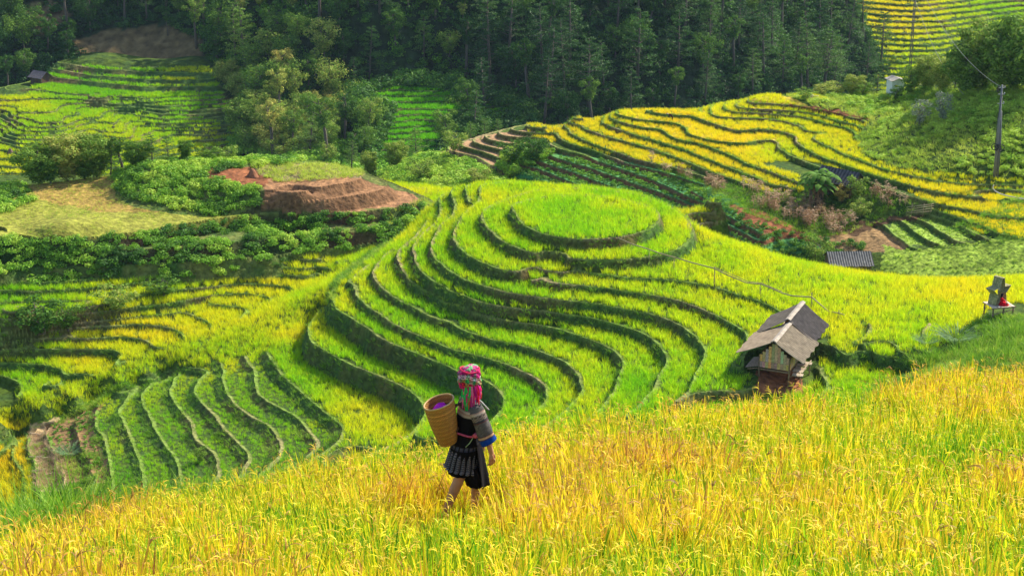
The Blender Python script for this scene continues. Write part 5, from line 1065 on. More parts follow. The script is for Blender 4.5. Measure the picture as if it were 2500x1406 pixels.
# -- utility poles
def pole(u, v, top_u, top_v, rad, label, coil=False, lattice=False):
    b = HR.at(u, v); dep = b.y * CP + b.z * SP
    bb = (703 - top_v) / FPX; tz = b.y * (SP + bb * CP) / (CP - bb * SP); tx = (top_u - 1250) / FPX * (b.y * CP + tz * SP)
    r = root('utility_pole', b, 0, label, 'pole'); h = tz - b.z; lx = tx - b.x; K = (.22, .21, .20)
    def at(t): return Vector((lx * t, 0, h * t))
    g = GB()
    if lattice:
        for dx in (-.13, .13):
            for dy in (-.13, .13): g.tube([at(0) + Vector((dx, dy, -.5)), at(1) + Vector((dx * .6, dy * .6, 0))], [.035, .03], (.14, .13, .12), 6)
        n = 22
        for i in range(n):
            a, c = at(i / n), at((i + 1) / n); s_ = 1 if i % 2 else -1
            g.bar(a + Vector((-.13 * s_, -.13, 0)), c + Vector((.13 * s_, -.13, 0)), .03, .03, (.14, .13, .12)); g.bar(a + Vector((.13 * s_, .13, 0)), c + Vector((-.13 * s_, .13, 0)), .03, .03, (.14, .13, .12))
    else:
        g.tube([at(0) - Vector((0, 0, .6)), at(.5), at(1)], [rad * 1.15, rad, rad * .6], K, 12); g.tube([at(0) + Vector((.28, 0, -.6)), at(.42) + Vector((.26, 0, 0)), at(.72) + Vector((.12, 0, 0))], [rad, rad * .8, rad * .6], (.17, .16, .15), 10)
    g.obj('shaft', M_PLAIN, r, True)
    g = GB()
    for t in ((.80, .9, .97) if not lattice else (.6, .9)): g.bar(at(t) + Vector((-.35, 0, 0)), at(t) + Vector((.35, 0, 0)), .07, .07, (.35, .34, .33))
    ca = g.obj('crossarm', M_PLAIN, r)
    for t in (.80, .9, .97):
        g = GB(); p = at(t) + Vector((.3, 0, .05)); g.tube([p, p + Vector((0, 0, .07)), p + Vector((0, 0, .16))], [.05, .065, .03], (.5, .45, .42), 8); g.obj('insulator', M_PLAIN, ca, True)
    if coil:
        for k, (ox, rr) in enumerate(((-.30, .34), (.28, .36), (.0, .30))):
            g = GB(); c = at(.335) + Vector((ox, -.28, -.05 * k)); g.tube([c + Vector((rr * 1.1 * math.cos(i * .2618), -.04 * k + .08 * math.sin(i), rr * math.sin(i * .2618))) for i in range(25)], .045, (.03, .03, .032), 6, False); g.obj('cable_coil', M_PLAIN, r, True)
        g = GB(); g.tube([at(.33) + Vector((-.24, -.1, 0)), at(.6) + Vector((-.24, -.08, 0)), at(.9) + Vector((0, -.2, 0))], .03, (.05, .05, .05), 6); g.obj('down_cable', M_PLAIN, r, True)
    return r, b + at(.97)
r1_, t1_ = pole(2428, 432, 2447, 208, .16, 'grey utility pole with black cable coil beside the knoll', True)
r2_, t2_ = pole(2220, 196, 2238, -60, .1, 'dark lattice pole rising from the crest past the distant terraces', False, True)
g = GB(); e = t2_ + Vector((0, 0, -2.6)); f_ = Vector(HR.at(2352, 240)) + Vector((0, 0, .4)); g.tube([e.lerp(f_, t) + Vector((0, 0, -1.2 * 4 * t * (1 - t))) for t in [i / 14 for i in range(15)]], .022, (.25, .25, .25), 5); g.obj('overhead_cable', M_PLAIN, None, True, label='thin cable running from the lattice pole down behind the knoll', category='cable')
g = GB(); e = t1_; f_ = t2_; g.tube([e.lerp(f_, t) + Vector((0, 0, -1.8 * 4 * t * (1 - t))) for t in [i / 20 for i in range(21)]], .02, (.2, .2, .2), 5); g.obj('overhead_cable', M_PLAIN, None, True, label='thin cable strung between the grey utility pole and the lattice pole', category='cable')
# -- white hose pipe on its prop
def on(u, v, y): b = (703 - v) / FPX; z = y * (SP + b * CP) / (CP - b * SP); return Vector(((u - 1250) / FPX * (y * CP + z * SP), y, z))
yb = HR.at(2486, 507).y; r = root('water_pipe', HR.at(2486, 507), 0, 'white water pipe on a prop over the golden terraces at the right edge', 'pipe'); off = -Vector(r.location)
g = GB(); g.tube([on(u, v, yb + 3 - (u - 2420) * .03) + off for u, v in ((2426,452),(2423,459),(2430,467),(2444,474),(2462,479),(2486,483),(2510,488),(2560,498))], .055, (.55, .53, .50), 8); g.obj('pipe', M_PLAIN, r, True)
g = GB(); g.tube([(0, 0, -.3), on(2486, 482, yb) + off], .04, (.12, .1, .08), 6); g.obj('prop', M_WOOD, r, True)
# -- bamboo water line on stakes
def z8(x, y): return 1500 + x / 4.1667, 560 + y / 4.1667
stk = [(355, 215, 330), (605, 285, 430), (1015, 385, 600), (1485, 550, 690), (2010, 642, 806), (2285, 820, 905)]
anc = [(1508, HM.at(1508, 586).y)]
for x, yt, ybm in stk: u, v = z8(x, ybm); anc.append((u, HM.at(u, v).y))
anc.append((2062, anc[-1][1] - .3)); ax_, ay_ = zip(*anc)
u0, v0 = z8(355, 330); r = root('bamboo_pipe', HM.at(u0, v0), 0, 'long bamboo water pipe on stakes leading from the round terrace to the huts', 'pipe'); off = -Vector(r.location)
line = [z8(x, y) for x, y in ((35,88),(180,150),(330,197),(480,250),(620,287),(800,342),(1010,395),(1150,465),(1260,510),(1350,545),(1490,556),(1600,600),(1700,645),(1800,675),(2010,690),(2090,760),(2180,835),(2280,850),(2340,870))]
pp_ = [on(u, v, float(np.interp(u, ax_, ay_))) + off for u, v in line]; segs = [pp_[0:5], pp_[4:8], pp_[7:11], pp_[10:15], pp_[14:19]]
for k, sg in enumerate(segs): g = GB(); g.tube(sg, .05, (.36, .29, .15) if k % 2 == 0 else (.30, .25, .14), 8); g.obj('pipe_length', M_WOOD, r, True)
g = GB(); g.tube([p + Vector((.05, .1, .09 + .05 * math.sin(i))) for i, p in enumerate(pp_[6:13])], .03, (.3, .24, .12), 6); g.obj('pipe_length', M_WOOD, r, True)
for x, yt, ybm in stk:
    u, v = z8(x, ybm); ut, vt = z8(x + random.uniform(-3, 6), yt); b = HM.at(u, v); t = on(ut, vt, b.y); g = GB(); g.tube([b + off - Vector((0, 0, .3)), t + off], [.045, .032], (.26, .21, .12), 6)
    if x in (1485,): g.tube([b.lerp(t, .45) + off, b.lerp(t, .6) + off + Vector((.18, 0, .1))], .02, (.2, .17, .09), 5)
    g.obj('stake', M_WOOD, r, True)
# -- bamboo fence, posts, heaps
r = root('bamboo_fence', HR.at(2262, 522), R(10), 'short broken bamboo fence above the small curved terraces', 'fence')
for x in (-1.7, -.4, .45): g = GB(); g.tube([(x, 0, -.3), (x + .05, 0, 1.1)], .035, (.32, .25, .14), 6); g.obj('post', M_WOOD, r, True)
for z0, z1 in ((.25, .55), (.55, .8), (.8, 1.0), (.1, .25)): g = GB(); g.tube([(-2.3, -.04, z0), (.7, -.04, z1)], .028, (.42, .34, .2), 6); g.obj('rail', M_WOOD, r, True)
def heap(name, hill, u, v, w, h, col, mat, label, cat, n=14):
    g = GB(); p = hill.at(u, v)
    rings = 7
    vs = []; fs = []
    for j in range(rings + 1):
        t = j / rings; rr = w * .5 * (1 - t) ** .6
        for i in range(n): a = 6.283 * i / n; k = 1 + .22 * math.sin(i * 2.3 + j) + random.uniform(-.12, .12); vs.append((rr * k * math.cos(a), rr * k * math.sin(a), -.15 + (h + .15) * t))
    for j in range(rings):
        for i in range(n): a = j * n + i; b = j * n + (i + 1) % n; fs.append((a, b, b + n, a + n))
    g.add(vs, fs, col); g.obj(name, mat, None, True, label=label, category=cat); o = C.objects[-1]; return o, p
for nm, hl, u, v, w_, h_, col, lab, cat in (('earth_heap', HB, 617, 432, 1.15, .85, (.28,.12,.06), 'small brown conical heap on the bare red patch of the brown hill', 'heap'), ('straw_stack', HF, 26, 379, 1.4, 1.3, (.17,.11,.08), 'small dark straw stack among the far left rice rows', 'straw stack')):
    g = GB(); n = 16; vs = []; fs = []
    for j in range(8):
        t = j / 7; rr = w_ * .5 * (1 - t * .93) ** .6
        for i in range(n): a = 6.283 * i / n; k = 1 + .15 * math.sin(i * 2.3 + j) + random.uniform(-.1, .1); vs.append((rr * k * math.cos(a), rr * k * math.sin(a), -.15 + (h_ + .15) * t))
    for j in range(7):
        for i in range(n): a = j * n + i; b = j * n + (i + 1) % n; fs.append((a, b, b + n, a + n))
    fs.append(tuple(range(7 * n, 8 * n))); g.add(vs, fs, col); o = g.obj(nm, M_WOOD, None, True, label=lab, category=cat); o.location = hl.at(u, v)
g = GB()
for i in range(11): a = random.uniform(-.6, .6); x = random.uniform(-.5, .5); g.tube([(x - .5 * math.cos(a), random.uniform(-.3, .3), .08 + .07 * (i % 4)), (x + .5 * math.cos(a), random.uniform(-.3, .3), .1 + .1 * (i % 4) + .3 * math.sin(a))], .07, random.choice([(.35, .22, .16), (.25, .16, .12), (.5, .42, .38)]), 6)
o = g.obj('log_pile', M_WOOD, None, True, label='small pile of brown logs on the weedy crest of the golden hill', category='log pile'); o.location = HR.at(1981, 242)
g = GB(); g.tube([(0, 0, -.2), (.02, 0, .7)], [.1, .08], (.05, .04, .035), 7); g.tube([(0, 0, .7), (0, 0, .82)], [.11, .05], (.3, .28, .25), 7); o = g.obj('post', M_WOOD, None, True, label='short dark post at the foot of the brown steps', category='post'); o.location = HR.at(1211, 424)
for k in range(6):
    g = GB(); a0 = R(10 * k - 20)
    for i in range(26): x = random.uniform(-.12, .12); g.tube([(-.55 + random.uniform(-.08, .08), x, .06 + random.uniform(0, .12)), (0, x * .5, .1 + random.uniform(0, .06)), (.55, x * 1.5, .06 + random.uniform(0, .1))], .012, random.choice([(.55, .42, .25), (.45, .33, .2), (.62, .5, .33)]), 4, False)
    p = HM.at((88, 96, 90, 122, 98, 128)[k], (1062, 1088, 1118, 1120, 1150, 1158)[k], 110, 160)
    o = g.obj('straw_sheaf', M_WOOD, None, True, label=('pale straw sheaf, uppermost on the low brown terrace', 'pale straw sheaf, second from the top of the low brown terrace', 'pale straw sheaf halfway down the low brown terrace, on its left side', 'pale straw sheaf halfway down the low brown terrace, on its right side', 'pale straw sheaf near the bottom left of the low brown terrace', 'pale straw sheaf at the bottom right of the low brown terrace')[k], category='straw sheaf', group='straw sheaves on the low brown terrace'); o.location = p; o.rotation_euler = (0, 0, a0)
# ------------------------------------------------------------------ people
def skin_body(name, nodes, edges, root_i, mat, col, parent, sub=2):
    me = bpy.data.meshes.new(name); me.from_pydata([n[0] for n in nodes], edges, []); me.materials.append(mat)
    o = bpy.data.objects.new(name, me); link(o, parent); sk = o.modifiers.new('skin', 'SKIN'); sk.use_smooth_shade = True
    for i, n in enumerate(nodes):
        d = me.skin_vertices[0].data[i]; r_ = n[1]; d.radius = (r_, r_) if not hasattr(r_, '__len__') else r_; d.use_root = (i == root_i)
    sb = o.modifiers.new('smooth', 'SUBSURF'); sb.levels = sub; sb.render_levels = sub
    dg = bpy.context.evaluated_depsgraph_get(); ev = o.evaluated_get(dg); m2 = bpy.data.meshes.new_from_object(ev); o.modifiers.clear(); o.data = m2
    if not m2.materials: m2.materials.append(mat)
    a = m2.color_attributes.new('col', 'FLOAT_COLOR', 'POINT'); d = np.ones((len(m2.vertices), 4), np.float32)
    co = np.zeros(len(m2.vertices) * 3); m2.vertices.foreach_get('co', co); co = co.reshape(-1, 3); d[:, :3] = col(co) if callable(col) else np.array(col); a.data.foreach_set('color', d.ravel())
    return o
def loft(rings, seg, colf, cap0=False, cap1=False, dispf=None, th=0, n_sub=1):
    """rings: (centre, X axis vector, Y axis vector) ; interpolated n_sub times"""
    rr = []
    for a, b in zip(rings[:-1], rings[1:]):
        for k in range(n_sub): t = k / n_sub; rr.append(tuple(Vector(p).lerp(Vector(q_), t) for p, q_ in zip(a, b)))
    rr.append(tuple(Vector(p) for p in rings[-1])); g = GB(); nR = len(rr)
    for j, (c, X, Y) in enumerate(rr):
        for i in range(seg):
            a = 6.28318 * i / seg; k = dispf(j / (nR - 1), a) if dispf else 1
            g.v.append(tuple(c + (X * math.cos(a) + Y * math.sin(a)) * k)); g.c.append(tuple(colf(j / (nR - 1), a)))
    for j in range(nR - 1):
        for i in range(seg): a = j * seg + i; b = j * seg + (i + 1) % seg; g.f.append((a, b, b + seg, a + seg))
    if cap0: g.f.append(tuple(range(seg))[::-1])
    if cap1: g.f.append(tuple((nR - 1) * seg + i for i in range(seg)))
    return g
def solid(o, t):
    m = o.modifiers.new('thickness', 'SOLIDIFY'); m.thickness = t; m.offset = -1; return o
base = HG.at(1130, 1274, 10, 30); PSC = (1274 - 885) / (1.61 * FPX / (base.y * CP + base.z * SP) * .955)
print('person scale', PSC, base)
W_ = root('person', base, 0, 'woman in bright plaid headscarf and dark patterned skirt walking through the ripe rice', 'person')
W_.scale = (PSC,) * 3; FA = R(26); F = Vector((math.cos(FA), math.sin(FA), 0)); RT = Vector((math.sin(FA), -math.cos(FA), 0)); UP = Vector((0, 0, 1))
def b3(x, y, z): return Vector((x, y, z))
SKC = (.50, .26, .15)
nodes = []; edges = []
def nd(p, r_, par=None):
    nodes.append((tuple(p), r_)); i = len(nodes) - 1
    if par is not None: edges.append((par, i))
    return i
pel = nd(b3(.035, 0, .84), (.09, .09)); sp1 = nd(b3(.05, .0, .98), (.07, .08), pel); sp2 = nd(b3(.075, .0, 1.13), (.075, .085), sp1); nk0 = nd(b3(.09, .0, 1.235), (.055, .06), sp2); nk1 = nd(b3(.085, .005, 1.30), .042, nk0)
hd0 = nd(b3(.085, .01, 1.375), (.062, .062), nk1); hd1 = nd(b3(.075, .01, 1.455), (.085, .085), hd0); hd2 = nd(b3(.07, .005, 1.53), (.066, .066), hd1)
fc = nd(b3(.085, .01, 1.42) + F * .085, .026, hd1); nd(b3(.085, .01, 1.41) + F * .115, .011, fc); nd(b3(.085, .01, 1.365) + F * .075, .022, hd0)
# right arm (near the camera) hanging, hand slightly curled
shr = nd(b3(.09, 0, 1.20) + RT * .135 , .052, sp2); elr = nd(b3(.150, 0, .985) + RT * .172, .037, shr); fo = nd(b3(.165, 0, .89) + RT * .19 + F * .012, .032, elr); wrr = nd(b3(.165, 0, .805) + RT * .185 + F * .03, (.023, .019), fo); pm = nd(b3(.172, 0, .755) + RT * .18 + F * .035, (.030, .017), wrr)
for k, (dx, ln) in enumerate(((-.026, .92), (-.009, 1.05), (.009, 1.0), (.025, .8))):
    k0 = nd(b3(.174, 0, .722) + RT * .178 + F * (.036 + dx), .0098, pm); k1 = nd(b3(.178, 0, .722 - .030 * ln) + RT * .172 + F * (.040 + dx), .0085, k0); k2 = nd(b3(.176, 0, .722 - .054 * ln) + RT * .160 + F * (.036 + dx), .0075, k1); nd(b3(.172, 0, .722 - .068 * ln) + RT * .147 + F * (.030 + dx), .0062, k2)
t0 = nd(b3(.170, 0, .765) + RT * .165 + F * .066, .0115, wrr); t1 = nd(b3(.172, 0, .735) + RT * .158 + F * .078, .0098, t0); nd(b3(.172, 0, .712) + RT * .152 + F * .076, .008, t1)
# left arm swung a little forward
shl = nd(b3(.09, 0, 1.20) - RT * .135, .05, sp2); ell = nd(b3(.13, 0, .98) - RT * .17, .037, shl); wrl = nd(b3(.16, 0, .80) - RT * .16 + F * .07, (.022, .019), ell); pl_ = nd(b3(.165, 0, .755) - RT * .16 + F * .085, (.028, .016), wrl)
for k in range(4): k0 = nd(b3(.167, 0, .722) - RT * .158 + F * (.06 + .017 * k), .0095, pl_); k1 = nd(b3(.168, 0, .69) - RT * .150 + F * (.066 + .017 * k), .0085, k0); nd(b3(.165, 0, .665) - RT * .137 + F * (.062 + .017 * k), .007, k1)
t0 = nd(b3(.165, 0, .77) - RT * .14 + F * .10, .011, wrl); nd(b3(.168, 0, .735) - RT * .135 + F * .118, .009, t0)
# legs: right leg pushing off behind, left leg ahead
hr = nd(b3(.02, 0, .78) + RT * .075, .085, pel); kr = nd(b3(-.055, 0, .50) + RT * .075, .055, hr); cr_ = nd(b3(-.115, 0, .36) + RT * .075, .054, kr); ar = nd(b3(-.205, 0, .10) + RT * .07, .03, cr_); hl_ = nd(b3(-.225, 0, .045) + RT * .07, .033, ar); tr_ = nd(b3(-.10, 0, .02) + RT * .07 + F * .03, (.034, .02), hl_)
hl2 = nd(b3(.05, 0, .78) - RT * .075, .085, pel); kl = nd(b3(.16, 0, .48) - RT * .07, .055, hl2); cl_ = nd(b3(.16, 0, .34) - RT * .07, .052, kl); al = nd(b3(.135, 0, .09) - RT * .07, .03, cl_); fl = nd(b3(.115, 0, .04) - RT * .07, .032, al); nd(b3(.25, 0, .02) - RT * .07 + F * .02, (.034, .02), fl)
skin_body('body', nodes, edges, pel, M_SKIN, SKC, W_)
rs = random.Random(3)
def batik(t, a, sc=1.):
    n = math.sin(a * 23 * sc + 3 * math.sin(t * 61)) * math.sin(t * 83 * sc + 2 * math.sin(a * 9)); k = .55 + .45 * n; return (.055 + .10 * k, .055 + .085 * k, .055 + .07 * k)
def stripes(t, cols, w): return cols[int(t / w) % len(cols)]
EMB = [(.45,.34,.26), (.10,.03,.03), (.50,.42,.34), (.04,.04,.05), (.38,.22,.18), (.05,.05,.06)]
# jacket
def jc(t, a):
    # t=0 collar ... 1 hem
    if t < .05: return (.03, .06, .16)
    if t < .34: return batik(t, a)
    if t < .46: return stripes(t, EMB, .014)
    return (.009, .009, .012)
def jd(t, a): return 1 + .03 * math.sin(3 * a + 5 * t) + .022 * math.sin(7 * a - 9 * t) + (.035 * math.sin(11 * a + 14 * t) if t > .5 else 0)
jr = [(b3(.088,.0,1.285), F*.052, RT*.056), (b3(.088,0,1.262), F*.066, RT*.092), (b3(.088,0,1.235), F*.088, RT*.150), (b3(.084,0,1.19), F*.108, RT*.165), (b3(.075,0,1.12), F*.112, RT*.150), (b3(.062,0,1.04), F*.106, RT*.132), (b3(.050,0,.97), F*.102, RT*.124), (b3(.042,0,.90), F*.116, RT*.136), (b3(.036,0,.84), F*.130, RT*.150)]
o = loft(jr, 72, jc, dispf=jd, n_sub=5).obj('jacket', M_CLOTH, W_, True); solid(o, .006)
def sleeve(sh, el, en, nm):
    d1 = (el - sh); d2 = (en - el)
    def fr(d): d = d.normalized(); X = (F - d * F.dot(d)).normalized(); return X, d.cross(X)
    X1, Y1 = fr(d1); X2, Y2 = fr(d1 * .5 + d2 * .5); X3, Y3 = fr(d2)
    rg = [(sh - d1 * .12 + Vector((0, 0, .02)), X1 * .05, Y1 * .045), (sh, X1 * .072, Y1 * .062), (sh + d1 * .35, X1 * .078, Y1 * .060), (sh + d1 * .7, X1 * .080, Y1 * .060), (el, X2 * .074, Y2 * .058), (en, X3 * .082, Y3 * .060)]
    def cf(t, a):
        if t < .20: return batik(t, a, .8)
        if t < .26: return stripes(t, EMB, .012)
        if t < .40: k = (math.sin(a * 10) > .2) ^ (math.sin(t * 120) > 0); return (.30, .24, .18) if k else (.06, .05, .05)
        if t < .46: return stripes(t, EMB, .012)
        if t < .80: return batik(t * .8, a, .8)
        if t < .87: return stripes(t, [(.55,.36,.20), (.06,.04,.05), (.50,.28,.16), (.04,.05,.12)], .014)
        return (.006, .05, .28)
    solid(loft(rg, 40, cf, dispf=lambda t, a: 1 + .05 * math.sin(2 * a + 9 * t) + .03 * math.sin(5 * a - 11 * t), n_sub=9).obj(nm, M_CLOTH, W_, True), .005)
sleeve(b3(.09, 0, 1.205) + RT * .135, b3(.150, 0, .985) + RT * .172, b3(.172, 0, .905) + RT * .178 + F * .01, 'sleeve')
sleeve(b3(.09, 0, 1.205) - RT * .135, b3(.13, 0, .98) - RT * .17, b3(.15, 0, .89) - RT * .165 + F * .03, 'sleeve')
# pleated batik skirt, dark underskirt, black apron cloth
def skc(t, a):
    pl = math.sin(a * 17) < -.82
    if pl: return (.012, .012, .016)
    if t < .28: return (.060, .062, .085) if (int(t * 160) % 2) else (.085, .088, .115)
    if t < .50: return (.24, .22, .22) if (int(t * 90) % 3 == 0) else (.055, .055, .085)
    if t < .74:
        k = math.sin(a * 34) * math.sin(t * 78); return (.24, .23, .22) if abs(k) > .5 else (.03, .032, .05)
    return (.22, .21, .23) if (int(t * 80) % 2 == 0) else (.05, .05, .08)
def skd(t, a): return 1 + (.012 + .055 * t) * math.sin(17 * a + .8 * math.sin(3 * a)) + .04 * t * math.sin(5 * a + 1)
sr = [(b3(.040,0,.885), F*.106, RT*.124), (b3(.030,0,.82), F*.126, RT*.138), (b3(.012,0,.72), F*.140, RT*.145), (b3(-.008,0,.60), F*.155, RT*.158), (b3(-.018,0,.56), F*.160+UP*(-.035), RT*.164)]
solid(loft(sr, 204, skc, dispf=skd, n_sub=12).obj('skirt', M_CLOTH, W_, True), .004)
ur = [(b3(.03,0,.80), F*.14, RT*.15), (b3(.005,0,.62), F*.132, RT*.138), (b3(.0,0,.53), F*.138, RT*.142)]
loft(ur, 90, lambda t, a: (.008, .008, .010), dispf=lambda t, a: 1 + .03 * t * math.sin(14 * a), n_sub=5).obj('underskirt', M_CLOTH, W_, True)
# apron: curved cloth over the front and near hip
g = GB(); nu, nv = 34, 24
for j in range(nv + 1):
    t = j / nv
    for i in range(nu + 1):
        s_ = i / nu; a = R(-72) + R(132) * s_; rr = .128 + .070 * t + .012 * math.sin(s_ * 21 + 2 * t) * t; hem = .80 - .42 * t - (.05 * t if s_ < .4 else 0)
        p = b3(.04 - .035 * t * 0, 0, hem + .07) + F * (math.cos(a) * rr * 1.02) + RT * (-math.sin(a) * rr * (1.08 - .25 * t)) + F * (.02 * t)
        g.v.append(tuple(p)); k = 1 if not (.08 < s_ < .10) else 2.5; g.c.append((.010 * k, .009 * k, .011 * k) if s_ > .05 else (.05, .045, .05))
for j in range(nv):
    for i in range(nu): a = j * (nu + 1) + i; g.f.append((a, a + 1, a + nu + 2, a + nu + 1))
solid(g.obj('apron', M_CLOTH, W_, True), .005)
lr = [(b3(.06,0,.62) + RT*.0, F*.12, RT*.13), (b3(.11,0,.50), F*.10, RT*.12), (b3(.125,0,.40), F*.085, RT*.105)]
loft(lr, 60, lambda t, a: (.009, .009, .011), dispf=lambda t, a: 1 + .05 * math.sin(9 * a + 3 * t), n_sub=6).obj('apron_tail', M_CLOTH, W_, True)
g = GB(); g.tube([b3(.05, 0, .965) + F * (math.cos(a) * .128) + RT * (math.sin(a) * .152) + UP * (.01 * math.sin(3 * a)) for a in [i * .2618 for i in range(25)]], .010, (.55, .09, .15), 8, False); g.tube([b3(.05, 0, .965) + RT * .150, b3(.055, 0, .985) + RT * .175, b3(.08, 0, .97) + RT * .172, b3(.05, 0, .955) + RT * .165], [.016, .022, .02, .01], (.62, .12, .18), 8)
g.tube([b3(.05, 0, .965) + RT * .155, b3(.0, 0, .90) + RT * .175, b3(-.04, 0, .86) + RT * .178], .004, (.35, .5, .25), 6); g.obj('sash', M_CLOTH, W_, True)
# collar strap
g = GB(); g.tube([b3(.10, 0, 1.30) + F * .03, b3(.12, 0, 1.26) + RT * .06 + F * .05, b3(.14, 0, 1.19) + RT * .09 + F * .085], .008, (.5, .5, .46), 6); g.obj('strap', M_CLOTH, W_, True)
# headscarf
PK = (.80, .02, .22); GRN = (.03, .45, .10); PUR = (.40, .02, .16); RED = (.65, .02, .04); WHT = (.75, .72, .65); TEAL = (.02, .30, .22)
def scf(t, a):
    u_ = a * 3.1 + 1.2 * t; v_ = t * 7.5
    c1 = (PK, GRN, RED, PUR, PK, TEAL)[int(u_ * 1.05) % 6]; c2 = (PK, RED, GRN, WHT, PUR)[int(v_ * 1.0 + .6 * math.sin(a * 2)) % 5]
    if abs((u_ * 2.1) % 1 - .5) < .07 or abs((v_ * 1.6 + .4 * math.sin(a * 3)) % 1 - .5) < .07: return (.03, .015, .04)
    if t > .80: return (.25, .62, .25) if math.sin(a * 3 + 9 * t) > 0 else (.75, .10, .30)
    return tuple(.5 * x + .5 * y for x, y in zip(c1, c2))
hr_ = [(b3(.080,0,1.395), F*.080, RT*.088), (b3(.078,0,1.425), F*.100, RT*.104), (b3(.074,0,1.47), F*.110, RT*.112), (b3(.070,0,1.51), F*.112, RT*.112), (b3(.072,0,1.55), F*.106, RT*.106), (b3(.080,0,1.585), F*.088+UP*.012, RT*.088), (b3(.085,0,1.61), F*.060+UP*.010, RT*.058), (b3(.086,0,1.618), F*.022, RT*.022)]
loft(hr_, 96, scf, cap1=True, dispf=lambda t, a: 1 + .05 * math.sin(2 * a + 9 * t) + .045 * math.sin(4 * a + 22 * t) + .035 * math.sin(9 * a - 30 * t) + .018 * math.sin(17 * a + 50 * t), n_sub=7).obj('headscarf', M_CLOTH, W_, True); HSC = C.objects['headscarf']
g = GB(); g.tube([b3(.078, 0, 1.585) + F * (math.cos(a) * .088) + RT * (math.sin(a) * .095) + UP * (.007 * math.sin(2 * a + 1)) for a in [i * .2618 for i in range(25)]], .007, (.70, .04, .12), 7, False); g.obj('roll', M_CLOTH, HSC, True)
g = GB()
for k in range(120):
    a = rs.uniform(-2.9, -.25) if k < 100 else rs.uniform(-.6, .25); a = -a
    # strands hang from the back and the near side
    d0 = (-F * math.cos(a - 1.2) + RT * math.sin(a)) if k < 100 else (RT * .8 + F * rs.uniform(.1, .7))
    d0 = d0.normalized(); st = b3(.078, 0, 1.42 + rs.uniform(-.03, .03)) + d0 * .095; ln = rs.uniform(.10, .20) if k < 100 else rs.uniform(.08, .13)
    left = d0.dot(-F); c = GRN if left > .35 and rs.random() < .75 else rs.choice([PK, RED, PK, PUR, (.7, .2, .3)])
    c = tuple(x * rs.uniform(.7, 1.2) for x in c); p1 = st + d0 * .018 - UP * ln * .45; p2 = st + d0 * (.012 + rs.uniform(-.01, .02)) - UP * ln; g.tube([st, p1, p2], [.010, .011, .004], c, 5, False)
g.obj('fringe', M_CLOTH, HSC, True)
# basket on her back
top = b3(-.212, -.085, 1.285); bot = b3(-.125, -.055, .862); ax = (top - bot); axn = ax.normalized()
bk = root('basket', base + bot * PSC, 0, 'tall woven bamboo back basket carried by the walking woman', 'basket')
bk.scale = (PSC,) * 3; X = Vector((1, 0, 0)) - axn * axn.x; X = X.normalized(); Y = axn.cross(X)
X = (X + UP * .10).normalized()
def bprof(t): return .086 + .062 * t ** .85 + .008 * math.sin(3.14 * t)
NR, NS = 70, 108; g = GB()
for lay in (0, 1):
    for j in range(NR + 1):
        t = j / NR
        for i in range(NS):
            a = 6.28318 * i / NS; w_ = math.sin(j * 1.5708 * 1.0 + (i // 2) * 3.1416) ; k = bprof(t) + .0022 * w_ - lay * .008
            band = .5 + .5 * math.sin(t * 62); c = (.46, .23, .045) if (i // 2 + j // 2) % 2 else (.27, .12, .022); m_ = .78 + .3 * band; c = tuple(x * m_ * rs.uniform(.85, 1.15) for x in c)
            if .80 < t < .83 or .70 < t < .715: c = tuple(min(1, x * 1.5) for x in c)
            g.v.append(tuple(ax * t + (X * math.cos(a) + Y * math.sin(a)) * k)); g.c.append(c)
S = (NR + 1) * NS
for j in range(NR):
    for i in range(NS): a = j * NS + i; b = j * NS + (i + 1) % NS; g.f += [(a, b, b + NS, a + NS), (S + a + NS, S + b + NS, S + b, S + a)]
for i in range(NS): a = NR * NS + i; b = NR * NS + (i + 1) % NS; g.f.append((a, b, S + b, S + a))
g.f.append(tuple(range(NS))[::-1]); g.f.append(tuple(S + i for i in range(NS))); g.obj('woven_wall', M_BASKET, bk)
g = GB(); g.tube([ax * 1.0 + (X * math.cos(a) + Y * math.sin(a)) * (bprof(1) - .002) for a in [i * .13090 for i in range(49)]], .0085, (.52, .33, .12), 8, False); g.obj('rim', M_BASKET, bk, True)
for sgn in (-1, 1):
    g = GB(); q1 = ax * .8 + X * .12 + Y * .05 * sgn; q2 = (b3(.06, 0, 1.25) + RT * .09 * sgn) - bot; q3 = (b3(.12, 0, 1.10) + RT * .13 * sgn + F * .07) - bot; q4 = ax * .25 + X * .10 + Y * .05 * sgn; g.tube([q1, q2, q3, (q3 + q4) / 2 - RT * .0 + RT * .06 * sgn, q4], .010, (.10, .06, .05), 6); g.obj('strap', M_CLOTH, bk, True)
g = GB(); vs = []; n = 20
for j in range(9):
    for i in range(n): a = 6.283 * i / n; rr = .105 * (1 - j / 8) ** .7 * (1 + .12 * math.sin(3 * a + j)); vs.append(tuple(ax * (.80 + .022 * j + .012 * math.sin(4 * a + j)) + (X * math.cos(a) + Y * math.sin(a)) * rr))
g.add(vs, [(j * n + i, j * n + (i + 1) % n, (j + 1) * n + (i + 1) % n, (j + 1) * n + i) for j in range(8) for i in range(n)], (.55, .03, .50)); o = g.obj('cloth_bundle', M_CLOTH, None, True, label='purple cloth bundle inside the woven back basket', category='cloth'); o.location = base + bot * PSC; o.scale = (PSC,) * 3
